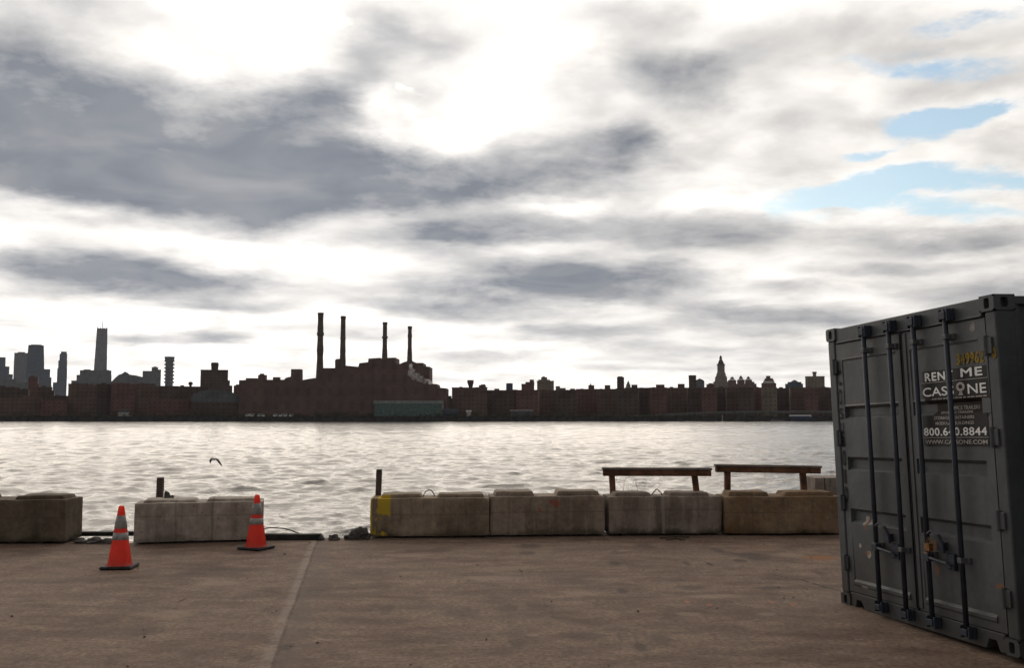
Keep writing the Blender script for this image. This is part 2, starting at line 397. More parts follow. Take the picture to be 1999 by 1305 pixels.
    for k in range(1, 10):
        f = k/10; e.append((n0.x+(n1.x-n0.x)*f, n0.y+(n1.y-n0.y)*f+random.uniform(-.05, .14)))
    e += [(n1.x+.02, n1.y+.1), (n1.x+.1, 14.7)]
    g0, g1 = gnd(517, 1052), gnd(718, 1052)
    e += [(g0.x-.1, 14.8), (g0.x, g0.y+.1)]
    for k in range(1, 14):
        f = k/14; e.append((g0.x+(g1.x-g0.x)*f, g0.y+(g1.y-g0.y)*f+random.uniform(-.06, .12)))
    e += [(g1.x, g1.y+.15), (g1.x+.1, 15.1), (1.2, 15.35), (4.6, 15.5), (4.8, 16.4), (16, 16.8)]
    top = e + [(16, -25), (-14, -25)]
    n = len(top)
    vs = [(p[0], p[1], 0.0) for p in top] + [(p[0], p[1], -1.1) for p in top]
    fs = [tuple(range(n-1, -1, -1)), tuple(range(n, 2*n))] + [(i, (i+1) % n, (i+1) % n+n, i+n) for i in range(n)]
    mb = MB(); mb.add(vs, fs)
    o = mb.build('pier_deck', m, fix=True); tag(o, kind='structure', label='worn brown concrete apron of the pier with a ragged edge', cat='ground')
    # piles under it
    pm = simple('dark_timber', (.05, .04, .032), .85, .3)
    k = MB()
    for x in np.arange(-13, 16, 2.9): k.lathe([(.17, -5.9), (.15, -1.1)], x, 13.2, 10)
    tag(k.build('pier_piles', pm, smooth=False), kind='structure')
pier()

# loose grit on the deck
def grit():
    m = simple('grit_stone', (.13, .105, .09), .9, .5, 9)
    mb = MB()
    for i in range(170):
        y = random.uniform(6.6, 14.2); x = random.uniform(-.58, .5)*y
        if random.random() < .35: y = 14.1 + random.gauss(0, .22)
        if y > 14.0+max(0, (x+6)*.08): continue
        s = random.choice((.005, .006, .008, .010, .014)) * random.uniform(.7, 1.3)
        c = Vector((x, y, s*.25)); vs = []
        for dx, dy, dz in ((1,0,0),(-1,0,0),(0,1,0),(0,-1,0),(0,0,.8),(0,0,-.6)):
            vs.append(c + Vector((dx*s*random.uniform(.6, 1.3), dy*s*random.uniform(.6, 1.3), dz*s*random.uniform(.6, 1.2))))
        mb.add(vs, [(0,2,4),(2,1,4),(1,3,4),(3,0,4),(2,0,5),(1,2,5),(3,1,5),(0,3,5)])
    tag(mb.build('loose_grit', m), 'scattered grit and pebbles lying on the concrete apron', 'gravel', kind='stuff')
grit()
# ------------------------------------------------------------------ concrete blocks on the edge
def gridbox(mb, x0, x1, y0, y1, z0, z1, st=.045, r=.012, amp=.008, taper=0.0, seed=0.0, chip=.06):
    nx, ny, nz = (max(2, int(round((b-a)/st))) for a, b in ((x0,x1),(y0,y1),(z0,z1)))
    lo = Vector((x0, y0, z0)); hi = Vector((x1, y1, z1)); cx = (x0+x1)/2
    def fin(p):
        q = Vector((p[0]*3.1+seed, p[1]*3.1, p[2]*3.1))
        rr = r + chip*max(0.0, mnoise.noise(q*2.3)-.15)
        inn = Vector([min(max(p[i], lo[i]+rr), hi[i]-rr) if hi[i]-lo[i] > 2*rr else (lo[i]+hi[i])/2 for i in range(3)])
        d = Vector(p)-inn
        v = inn + d.normalized()*min(rr, d.length) if d.length > 1e-6 else Vector(p)
        v += mnoise.noise_vector(q*.9)*amp + mnoise.noise_vector(q*4.5)*amp*.35
        if taper: v.x = cx + (v.x-cx)*(1-taper*(v.z-z0)/(z1-z0))
        return v
    def face(fn, a, b):
        n = len(mb.v)
        for i in range(a+1):
            for j in range(b+1): mb.v.append(tuple(fin(fn(i/a, j/b))))
        for i in range(a):
            for j in range(b):
                k = n+i*(b+1)+j; mb.f.append((k, k+b+1, k+b+2, k+1))
    L = lambda a, b, f: a+(b-a)*f
    face(lambda u, v: (L(x0,x1,u), y0, L(z0,z1,v)), nx, nz)
    face(lambda u, v: (L(x1,x0,u), y1, L(z0,z1,v)), nx, nz)
    face(lambda u, v: (x0, L(y1,y0,u), L(z0,z1,v)), ny, nz)
    face(lambda u, v: (x1, L(y0,y1,u), L(z0,z1,v)), ny, nz)
    face(lambda u, v: (L(x0,x1,u), L(y0,y1,v), z1), nx, ny)
    face(lambda u, v: (L(x0,x1,u), L(y1,y0,v), z0), nx, ny)

def block_mat(name, c0, c1, seed, yellow=False, red=False, rust=False, streak=None, moss=.5):
    m, t, b = new_mat(name)
    tc0 = t.node('ShaderNodeTexCoord').outputs['Object']
    tc = t.vm('ADD', tc0, (seed*3.7, seed*1.3, seed))
    x, y, z = t.xyz(tc0)
    n1 = t.noise(tc, 2.2, 6, .62, .3); n2 = t.noise(tc, 14, 5, .65); n3 = t.noise(t.mapping(tc, scale=(9, 9, .7)), 1.0, 5, .6)
    col = t.mix(t.step(n1, .3, .7), c0, c1)
    col = t.mix(t.mul(t.step(n3, .52, .70), .45), col, tuple(v*.55 for v in c0))
    col = t.mix(t.mul(t.step(n3, .46, .34), .30), col, tuple(min(.6, v*1.5) for v in c1))
    k = t.step(n2, .25, .75, .75, 1.25, smooth=False)
    col = t.mix(1.0, col, t.vec(k, k, k), 'MULTIPLY')
    voids = t.step(t.noise(tc, 26, 2, .5), .69, .74)
    col = t.mix(t.mul(voids, .6), col, (.05, .042, .035))
    line = t.step(t.m('ABSOLUTE', t.sub(z, .335+.02*(seed % 3))), .010, .003)      # joint of the form boards
    col = t.mix(t.mul(line, .35), col, (.08, .062, .05))
    foot = t.step(t.add(z, t.mul(t.sub(n1, .5), .30)), .13, .03)      # contact shade and mossy dirt painted into the colour along the foot
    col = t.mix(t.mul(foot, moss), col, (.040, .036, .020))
    if rust:
        rm = t.step(t.noise(t.mapping(tc, scale=(1.4, 1.4, 1.0)), 1.8, 6, .65, .4), .44, .62)
        col = t.mix(t.mul(rm, .45), col, (.22, .11, .045))
    if streak:
        for sx, sw, sk, sc in streak:
            q = t.m('ABSOLUTE', t.add(t.sub(x, sx), t.mul(t.sub(n1, .5), .05)))
            col = t.mix(t.mul(t.step(q, sw, sw*.3), sk), col, sc)
    if yellow:
        e = t.mul(t.sub(t.noise(tc, 7, 5, .65), .5), .13)
        px = t.add(x, e); pz = t.add(z, e)
        p1 = t.mul(t.mul(t.step(px, .085, .10), t.step(px, .30, .27)), t.mul(t.step(pz, .30, .34), t.step(pz, .62, .60)))
        p2 = t.mul(t.mul(t.step(t.noise(tc, 5, 5, .65), .50, .57), t.step(x, .34, .26)), t.step(z, .42, .36))
        p3 = t.mul(t.step(x, .035, .02), t.step(t.noise(tc, 4, 4, .6), .36, .5))
        yk = t.m('MINIMUM', t.add(t.add(p1, p2), p3), 1.0)
        yk = t.mul(yk, t.step(n2, .2, .42, .55, 1.0))
        col = t.mix(t.mul(yk, .92), col, (.52, .36, .03))
    if red:
        for sx, sz, rr in ((.72, .40, .045), (.96, .47, .075), (.90, .50, .04)):
            q = t.vm('LENGTH', t.vm('SUBTRACT', t.vec(x, z, 0), (sx, sz, 0)))
            q = t.add(q, t.mul(t.sub(n2, .5), .12))
            col = t.mix(t.mul(t.step(q, rr, rr*.3), .7), col, (.33, .065, .045))
    t.put(b.inputs['Base Color'], col); b.inputs['Roughness'].default_value = .92; b.inputs['Specular IOR Level'].default_value = .2
    t.put(b.inputs['Normal'], t.bump(t.add(t.add(n2, t.mul(voids, -.5)), t.mul(n1, .6)), .5, .012))
    return m

def block(label, p0, p1, mat, lugs, seed, h=.568, dep=.60, lugh=.052, loop=None, fit=None, st=.045):
    """p0, p1: the two ends of its front foot on the deck"""
    w = (Vector(p1)-Vector(p0)).length; a = math.atan2(p1[1]-p0[1], p1[0]-p0[0])
    r = empty('concrete_block', (p0[0], p0[1], 0), a)
    tag(r, label, 'concrete block', 'concrete barrier blocks along the pier edge')
    mb = MB(); gridbox(mb, 0, w, 0, dep, .028, h, st=st, seed=seed)
    mb.build('body', mat, r, smooth=False)
    for f in (.16, .80):      # timber packing added to open a shadow gap under the block
        k = MB(); k.box(w*f-.05, w*f+.05, .05, dep-.03, 0, .034); k.build('bearer', TIMBER_DK, r)
    for (u0, u1) in lugs:
        k = MB(); gridbox(k, u0*w, u1*w, .09, dep-.09, h-.05, h+lugh, st=.04, r=.02, amp=.010, taper=.13, seed=seed+u0*5, chip=.02)
        k.build('key', mat, r)
    if loop is not None:
        lx = loop[0]*w; kind = loop[1]
        k = MB()
        if kind == 'arc':
            pts = [(lx+.085*math.cos(s), dep/2+.03*math.sin(s*2), h-.04+.135*math.sin(s)) for s in np.linspace(0, math.pi, 14)]
        else:
            pts = [(lx-.11, dep/2, h-.03), (lx-.075, dep/2, h+.01), (lx-.01, dep/2+.01, h+.085), (lx+.01, dep/2+.01, h+.083), (lx+.06, dep/2, h+.03), (lx+.1, dep/2, h-.03)]
        k.tube(pts, .008, 7); k.build('lifting_loop', STEEL_RUST, r, smooth=True)
    return r

STEEL_RUST = simple('rusty_steel', (.10, .055, .035), .75, .5, 12, .3)
TIMBER_DK = simple('weathered_dark_timber', (.060, .045, .036), .85, .45, 5, bumpy=.4)
GREY0, GREY1 = (.18, .137, .102), (.31, .245, .19)
g = gnd
b1r = g(126, 1063); b2l, b2r = g(260, 1065), g(514, 1057.5)
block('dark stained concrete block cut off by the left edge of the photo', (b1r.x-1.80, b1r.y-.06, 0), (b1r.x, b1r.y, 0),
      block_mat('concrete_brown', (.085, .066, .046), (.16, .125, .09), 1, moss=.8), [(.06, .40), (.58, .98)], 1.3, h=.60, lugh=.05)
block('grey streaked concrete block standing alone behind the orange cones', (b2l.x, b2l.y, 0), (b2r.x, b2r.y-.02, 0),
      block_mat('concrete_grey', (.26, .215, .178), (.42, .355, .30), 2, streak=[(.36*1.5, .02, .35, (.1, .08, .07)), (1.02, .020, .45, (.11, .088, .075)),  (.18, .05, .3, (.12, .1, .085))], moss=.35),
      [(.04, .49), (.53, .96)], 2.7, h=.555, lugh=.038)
b3l, b3r = g(722, 1052.5), g(955.5, 1051)
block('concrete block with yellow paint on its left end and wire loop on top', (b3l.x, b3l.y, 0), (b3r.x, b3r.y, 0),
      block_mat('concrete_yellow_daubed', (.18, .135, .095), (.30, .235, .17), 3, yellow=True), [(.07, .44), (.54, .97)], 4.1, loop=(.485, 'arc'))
b4l, b4r = g(957, 1050), g(1181, 1048)
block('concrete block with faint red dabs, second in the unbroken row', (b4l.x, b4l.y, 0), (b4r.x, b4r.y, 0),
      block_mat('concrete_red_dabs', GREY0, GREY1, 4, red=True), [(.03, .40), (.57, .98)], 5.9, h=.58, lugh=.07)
b5l, b5r = g(1189, 1048), g(1410, 1046)
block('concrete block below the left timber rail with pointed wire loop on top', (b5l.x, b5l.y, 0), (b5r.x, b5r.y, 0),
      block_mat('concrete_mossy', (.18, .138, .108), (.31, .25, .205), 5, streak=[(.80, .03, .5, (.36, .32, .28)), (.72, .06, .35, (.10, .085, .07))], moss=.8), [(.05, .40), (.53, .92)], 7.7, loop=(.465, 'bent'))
b6l, b6r = g(1416, 1047), g(1640, 1046)
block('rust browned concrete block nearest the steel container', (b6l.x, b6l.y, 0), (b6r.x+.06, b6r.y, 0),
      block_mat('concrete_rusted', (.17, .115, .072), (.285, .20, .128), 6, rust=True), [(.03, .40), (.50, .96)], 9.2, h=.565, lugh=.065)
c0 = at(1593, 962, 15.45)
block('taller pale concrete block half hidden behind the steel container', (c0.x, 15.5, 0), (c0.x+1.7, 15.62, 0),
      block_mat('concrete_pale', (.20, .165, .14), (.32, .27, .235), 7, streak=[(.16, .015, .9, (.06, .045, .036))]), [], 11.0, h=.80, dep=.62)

# ------------------------------------------------------------------ stakes, rails, rubble
def post(label, px0, px1, py, Y, lean=0.0, name='stake', mat=None):
    p = at((px0+px1)/2, py, Y); w = (px1-px0)/F*Y
    r = MB(); n = 10
    prof = []
    for i in range(n+1):
        z = p.z*i/n; off = -lean*(1-i/n)
        j = mnoise.noise_vector(Vector((px0, 0, z*4)))*.004
        prof.append((off+j.x, j.y, z))
    vs = []; fs = []
    for (ox, oy, z) in prof:
        vs += [(ox-w/2, oy-w/2, z), (ox+w/2, oy-w/2, z), (ox+w/2, oy+w/2, z), (ox-w/2, oy+w/2, z)]
    for i in range(n):
        for k in range(4): fs.append((i*4+k, i*4+(k+1)%4, i*4+4+(k+1)%4, i*4+4+k))
    fs += [(3,2,1,0), tuple(n*4+k for k in range(4))]
    r.add(vs, fs)
    o = r.build(name, mat, None, bevel=.008, loc=(p.x, Y, 0)); tag(o, label, 'post', 'short stakes behind the concrete blocks'); return o
STAKE = simple('brown_stake_timber', (.085, .060, .050), .85, .45, 7, bumpy=.4)
post('short brown stake behind the lone grey concrete block', 308, 319.5, 933, 14.95, .02, mat=STAKE)
post('taller leaning stake behind the yellow daubed concrete block', 735.5, 746, 917, 15.05, .035, mat=STAKE)

def rock(mb, c, s, sq=(1, 1, .8), n=3, seed=0.0):
    bm = bmesh.new(); bmesh.ops.create_icosphere(bm, subdivisions=n, radius=1.0)
    vs = []
    for v in bm.verts:
        q = v.co.copy()
        k = 1 + .55*mnoise.noise(q*1.3+Vector((seed, seed*2, 0))) + .22*mnoise.noise(q*3.3+Vector((0, seed, 0)))
        m_ = max(abs(q.x), abs(q.y), abs(q.z)); q = q*(.75+.25/m_)
        vs.append((c[0]+q.x*k*s*sq[0], c[1]+q.y*k*s*sq[1], c[2]+q.z*k*s*sq[2]))
    bm.verts.ensure_lookup_table()
    fs = [tuple(v.index for v in f.verts) for f in bm.faces]; bm.free()
    mb.add(vs, fs)
RUBBLE = simple('broken_concrete', (.085, .075, .07), .95, .4, 12, bumpy=.5)
p = at(327.5, 972, 14.30)
mb = MB(); rock(mb, (0, 0, .03), .055, (.6, .8, 1.35), 3, 4.0); rock(mb, (.05, .01, .0), .045, (1, .8, .8), 3, 5.5)
o = mb.build('broken_stub', RUBBLE, None, loc=(p.x, 14.28, .585)); tag(o, 'small dark broken stub on top of the lone grey block beside the stake', 'rubble')

spec = [(702, 1037, 1053, .85, 'pointed dark rubble chunk at the gap edge, largest of its heap'), (716, 1041, 1053, .6, 'dark rubble chunk tight against the yellow painted block end'),
        (652, 1046, 1055, .95, 'low rounded rubble chunk midway along the pier edge gap'), (684, 1046, 1054, 1.0, 'flat rubble chunk just left of the pointed one in the gap'), (628, 1047, 1055, .5, 'small rubble chunk at the right end of the curb timber')]
for i, (px, yt, yb, asp, lab) in enumerate(spec):
    b_ = gnd(px, yb); h = (yb-yt)/F*b_.y*1.25
    mb = MB(); rock(mb, (0, 0, h*.33), h*.72, (asp*1.35, 1, .78 if i else 1.0), 3, 3.1*i+1)
    tag(mb.build('rubble_chunk', RUBBLE, None, loc=(b_.x, b_.y-.02, 0)), lab, 'rubble', 'rubble chunks in the gaps along the pier edge')
spec = [(168, 1060, .10, .6, 'low dark rubble chunk in the left gap beside the brown block'), (192, 1060, .13, .75, 'broad dark rubble chunk in the middle of the left gap'), (213, 1061, .115, .9, 'dark rubble chunk behind the nearest orange cone')]
for i, (px, yb, s, q, lab) in enumerate(spec):
    b_ = gnd(px, yb)
    mb = MB(); rock(mb, (0, 0, .012), s, (1.15, .8, .52*q), 3, 7.7*i+2)
    tag(mb.build('rubble_chunk', RUBBLE, None, loc=(b_.x, b_.y-.06, 0)), lab, 'rubble', 'rubble chunks in the gaps along the pier edge')

def timber(label, a, b, h, d, name, cat, mat, wav=.012):
    a, b = Vector(a), Vector(b); L = (b-a).length; n = 22
    mb = MB(); vs = []; fs = []
    for i in range(n+1):
        f = i/n; j = mnoise.noise_vector(Vector((f*4, L, a.x)))*wav; k = mnoise.noise_vector(Vector((f*9, 3, a.x)))*wav*.5
        x = L*f
        vs += [(x, -d/2+j.x, j.y*.4), (x, d/2+j.x, j.y*.4), (x, d/2+j.z+k.x, h+k.y+j.y), (x, -d/2+j.z+k.z, h+k.y*.6+j.y)]
    for i in range(n):
        for q in range(4): fs.append((i*4+q, i*4+4+q, i*4+4+(q+1)%4, i*4+(q+1)%4))
    fs += [(0,1,2,3), tuple(n*4+q for q in (3,2,1,0))]
    mb.add(vs, fs)
    o = mb.build(name, mat, None, bevel=.01, loc=tuple(a), fix=True); o.rotation_euler = (0, -math.asin((b-a).z/L), math.atan2((b-a).y, (b-a).x))
    tag(o, label, cat); return o
TAR = simple('tarred_timber', (.022, .020, .019), .7, .5, 6, bumpy=.5)
q0, q1 = gnd(500, 1056), gnd(626, 1055)
timber('dark tarred curb timber lying in the gap right of the far cone', (q0.x, q0.y+.06, .0), (q1.x, q1.y+.04, .0), .088, .14, 'curb_timber', 'timber', TAR)
q0, q1 = at(120, 1047.5, 14.55), at(275, 1047.5, 14.55)
timber('dark fender timber across the left gap with water showing under it', (q0.x, 14.55, q0.z), (q1.x, 14.60, q1.z), .062, .12, 'fender_timber', 'timber', TAR, .005)
# cable end standing up in the gap
Yc = 14.5
pts = [at(x, y, Yc) for x, y in ((505, 1040), (518, 1032.5), (528, 1031.2), (542, 1031.8), (556, 1033), (566, 1036), (576, 1039.5), (586, 1043), (592, 1046))]
mb = MB(); mb.tube([pts[0]+Vector((-.05, 0, -.06))]+pts+[pts[-1]+Vector((.06, -.05, -.05))], .0085, 8)
tag(mb.build('cable', simple('black_cable', (.03, .028, .028), .6), None, smooth=True), 'thin dark cable arching over the curb timber beside the far cone', 'cable')

RAIL = simple('rail_timber', (.13, .062, .034), .8, .5, 6, bumpy=.4)
RAILTOP = simple('rail_cap_timber', (.15, .12, .105), .8, .35, 6, bumpy=.3)
def rail(label, bx0, bx1, ytl, ytr, yb_l, posts, Y):
    a, b = at(bx0, ytl, Y), at(bx1, ytr, Y)
    th = (yb_l-ytl)/F*Y
    r = empty('timber_rail', ((a.x+b.x)/2, Y, 0)); tag(r, label, 'guard rail', 'timber rails behind the concrete blocks')
    cx = (a.x+b.x)/2
    mb = MB()
    dz = lambda x: a.z+(b.z-a.z)*(x-a.x)/(b.x-a.x)
    n = 12; vs = []; fs = []
    for i in range(n+1):
        x = a.x+(b.x-a.x)*i/n; j = mnoise.noise(Vector((i*.7, Y, bx0)))*.004
        vs += [(x-cx, -.07, dz(x)-th), (x-cx, .07, dz(x)-th), (x-cx, .07, dz(x)-.036+j), (x-cx, -.07, dz(x)-.036+j)]
    for i in range(n):
        for k in range(4): fs.append((i*4+k, i*4+4+k, i*4+4+(k+1)%4, i*4+(k+1)%4))
    fs += [(0,1,2,3), tuple(n*4+q for q in (3,2,1,0))]
    mb.add(vs, fs); mb.build('beam', RAIL, r, bevel=.008, fix=True)
    mb = MB(); vs = []; fs = []
    for i in range(n+1):
        x = a.x-.012+(b.x-a.x+.024)*i/n; j = mnoise.noise(Vector((i*.9, Y, bx0)))*.003; z = dz(x)
        vs += [(x-cx, -.085, z-.034+j), (x-cx, .085, z-.034+j), (x-cx, .085, z+j), (x-cx, -.085, z+j)]
    mb.add(vs, fs + [(i*4+k, i*4+4+k, i*4+4+(k+1)%4, i*4+(k+1)%4) for i in range(n) for k in range(4)] + [(0,1,2,3), tuple(n*4+q for q in (3,2,1,0))])
    mb.build('cap_board', RAILTOP, r, bevel=.006, fix=True)
    for (xt, xb) in posts:
        pt = at(xt, 940, Y); pb = at(xb, 965, Y); sl = (pb.x-pt.x)/(pt.z-pb.z)
        w = 11.0/F*Y; zt = dz(pt.x)-th
        def X(z): return pt.x-cx + (pt.z-z)*sl
        mb = MB(); mb.frustum((X(0)-w/2, X(0)+w/2, -w/2, w/2), 0, (X(zt)-w/2, X(zt)+w/2, -w/2, w/2), zt+.002)
        mb.build('post', RAIL, r, bevel=.006)
rail('brown timber rail on two posts, the lower left one of the pair', 1177, 1387, 913.5, 914, 929.5, [(1195, 1196.5), (1357, 1360)], 15.25)
rail('brown timber rail on two posts, beside the steel container', 1397, 1600, 907, 910, 922, [(1420, 1420), (1568, 1570)], 15.38)

# dead weed in front of the left rail
def weed():
    mb = MB(); Yw = 15.22
    base = at(1243, 985, Yw)
    rr = random.Random(5)
    def grow(p, d, L, r, lev):
        pts = [p]; q = p.copy(); dd = d.copy()
        for i in range(5):
            dd = (dd + Vector((rr.gauss(0, .16), rr.gauss(0, .1), rr.gauss(.02, .08)))).normalized(); q = q + dd*L/5; pts.append(q.copy())
        mb.tube(pts, [r*(1-.14*i) for i in range(6)], 5)
        if lev > 0:
            for k in range(3):
                i = rr.randint(2, 5); grow(pts[i], (dd + Vector((rr.uniform(-1, 1), rr.uniform(-.5, .5), rr.uniform(-.1, .5)))).normalized(), L*rr.uniform(.3, .55), r*.55, lev-1)
    for k in range(9):
        a = rr.uniform(-1, 1)
        grow(Vector((rr.uniform(-.06, .06), 0, 0)), Vector((a*.85, rr.uniform(-.2, .2), 1)).normalized(), rr.uniform(.42, .62), .0032, 2)
    # anchored on the deck behind the block
    o = mb.build('bare_weed', simple('dry_stalk', (.085, .062, .045), .9, .3), None, loc=(base.x, Yw, .28))
    for v in o.data.vertices: pass
    st = MB(); st.tube([(0,0,0), (.01,0,.3)], .004, 5)
    o.data.vertices.foreach_get
    tag(o, 'bare dry weed stalks rising below the left timber rail', 'plant'); return o
wd = weed(); wd.location.z = .27
# flattened sticks at the foot of the block below the left rail
mb = MB()
for (x0, y0, x1, y1, r) in ((1288, 1053, 1345, 1051, .012), (1300, 1056, 1338, 1055, .009), (1318, 1051, 1330, 1057, .007)):
    a, b = gnd(x0, y0), gnd(x1, y1); mb.tube([a+Vector((0, 0, r)), (a+b)/2+Vector((0, .01, r*2.2)), b+Vector((0, 0, r))], r, 6)
tag(mb.build('dead_branch', simple('branch_bark', (.07, .05, .036), .9, .4, 9), None), 'dead branch lying at the foot of the concrete block below the left timber rail', 'branch')

# ------------------------------------------------------------------ traffic cones
m, t, b = new_mat('cone_orange_vinyl')
t.n.remove(b)
tc = t.node('ShaderNodeTexCoord').outputs['Object']
nz = t.step(t.noise(tc, 9, 5, .6), .3, .75, .82, 1.0)
oc = t.mix(1.0, (1.0, .072, .008), t.vec(nz, nz, nz), 'MULTIPLY')
df = t.node('ShaderNodeBsdfDiffuse'); tl = t.node('ShaderNodeBsdfTranslucent'); gl = t.node('ShaderNodeBsdfGlossy'); gl.inputs['Roughness'].default_value = .45
t.put(df.inputs[0], oc); t.put(tl.inputs[0], t.mix(1.0, oc, (1.0, 1.0, 1.0), 'MULTIPLY'))
s1 = t.node('ShaderNodeMixShader'); s1.inputs[0].default_value = .66; t.l.new(df.outputs[0], s1.inputs[1]); t.l.new(tl.outputs[0], s1.inputs[2])
s2 = t.node('ShaderNodeMixShader'); s2.inputs[0].default_value = .05; t.l.new(s1.outputs[0], s2.inputs[1]); t.l.new(gl.outputs[0], s2.inputs[2])
t.l.new(s2.outputs[0], t.n['Material Output'].inputs[0]); CONE = m
COLLAR = simple('reflective_collar', (.30, .285, .27), .45, .3, 14, .15)
BASE = simple('black_rubber', (.018, .017, .018), .75, .4, 10)
def cone():
    r = empty('traffic_cone')
    H = .71; hw = .18
    mb = MB()
    mb.frustum((-hw, hw, -hw, hw), .012, (-hw+.012, hw-.012, -hw+.012, hw-.012), .036)
    for sx in (-1, 1):
        for sy in (-1, 1): mb.box(sx*.13-.035, sx*.13+.035, sy*.13-.035, sy*.13+.035, 0, .013)
    mb.build('base', BASE, r, bevel=.005)
    R_ = lambda z: .135 + (.030-.135)*(z-.036)/(H-.036)
    prof = [(.148, .034), (.140, .045)] + [(R_(z), z) for z in np.linspace(.06, H-.012, 30)] + [(R_(H)-.004, H-.004), (.02, H)]
    mb = MB(); n = 32; vs = []; fs = []
    for rad, z in prof:
        for k in range(n): vs.append((rad*math.cos(2*math.pi*k/n), rad*math.sin(2*math.pi*k/n), z))
    for i in range(len(prof)-1):
        for k in range(n): fs.append((i*n+k, i*n+(k+1)%n, (i+1)*n+(k+1)%n, (i+1)*n+k))
    mb.add(vs, fs); mb.build('body', CONE, r, smooth=True)
    for (z0, z1) in ((.455, .60), (.325, .405)):
        mb = MB(); vs = []; fs = []
        for (rad, z) in ((R_(z0)+.0005, z0), (R_(z0)+.0030, z0+.002), (R_(z1)+.0030, z1-.002), (R_(z1)+.0005, z1)):
            for k in range(n): vs.append((rad*math.cos(2*math.pi*k/n), rad*math.sin(2*math.pi*k/n), z))
        for i in range(3):
            for k in range(n): fs.append((i*n+k, i*n+(k+1)%n, (i+1)*n+(k+1)%n, (i+1)*n+k))
        mb.add(vs, fs); mb.build('reflective_collar', COLLAR, r, smooth=True)
    return r
k1 = cone(); k2 = copy_tree(k1)
p1, p2 = gnd(233.5, 1110), gnd(500, 1073)
k1.location = p1; k1.rotation_euler = (0, 0, R(4)); k2.location = p2; k2.rotation_euler = (0, 0, R(-24)); k2.scale = (1.0,)*3
tag(k1, 'orange traffic cone nearest the camera, at the gap between two blocks', 'traffic cone', 'orange traffic cones on the apron')
tag(k2, 'orange traffic cone in front of the right end of the lone grey block', 'traffic cone', 'orange traffic cones on the apron')

# ------------------------------------------------------------------ a gull over the water
def gull():
    p = at(419, 897, 60)
    r = empty('gull', tuple(p), R(15)); tag(r, 'gull with dark down beating wings flying low over the river', 'bird')
    white = simple('gull_feather', (.62, .60, .57), .8, .12, 6); dark = simple('gull_wing_feather', (.10, .095, .10), .8, .3, 6)
    mb = MB()   # body: bill, head, breast, tail
    sp = [(-.25, .0, .012), (-.215, .004, .018), (-.19, .01, .035), (-.15, .012, .043), (-.11, .004, .045), (-.05, -.008, .066), (.03, -.008, .064), (.10, 0, .045), (.16, .008, .026), (.22, .012, .030)]
    vs = []; fs = []; n = 12
    for i, (x, z, rad) in enumerate(sp):
        for k in range(n):
            a = 2*math.pi*k/n; fl = .35 if i == len(sp)-1 else (.7 if i == len(sp)-2 else 1)
            vs.append((x, rad*math.cos(a)*(1.5 if i == len(sp)-1 else 1), z+rad*math.sin(a)*fl))
    for i in range(len(sp)-1):
        for k in range(n): fs.append((i*n+k, i*n+(k+1)%n, (i+1)*n+(k+1)%n, (i+1)*n+k))
    fs += [tuple(range(n)), tuple((len(sp)-1)*n+k for k in range(n-1, -1, -1))]
    mb.add(vs, fs); mb.build('body', white, r, smooth=True)
    for s in (-1, 1):   # wing: inner arm up, outer hand bent down and swept back
        st = [(0, .05, .03, .17, .03), (0, .18, .03, .165, .022), (.02, .30, -.07, .15, .018), (.08, .40, -.22, .11, .012), (.15, .46, -.36, .04, .006)]
        mb = MB(); vs = []; fs = []
        for (x, y, z, c, th) in st:
            vs += [(x-c*.7, s*y, z), (x-c*.1, s*y, z+th), (x+c*.8, s*y, z-.02), (x-c*.1, s*y, z-th*.6)]
        for i in range(len(st)-1):
            for k in range(4): fs.append((i*4+k, i*4+(k+1)%4, i*4+4+(k+1)%4, i*4+4+k))
        fs += [(0,1,2,3), tuple((len(st)-1)*4+k for k in (3,2,1,0))]
        mb.add(vs, fs); mb.build('wing', dark, r, smooth=True, fix=True)
    r.rotation_euler = (R(10), R(-6), R(62))
gull()
# ------------------------------------------------------------------ the steel container
def rot3(a, b, c):
    return Matrix.Rotation(a, 3, 'Z') @ Matrix.Rotation(b, 3, 'X') @ Matrix.Rotation(c, 3, 'Y')
BM = rot3(-1.37493674, .0212202, -.02518262)
BO = Vector((3.32894388, 8.39036122, CAMZ-1.734815)) - BM @ Vector((1.22, 0, 0))
W_, H_, L_ = 2.44, 2.59, 6.06

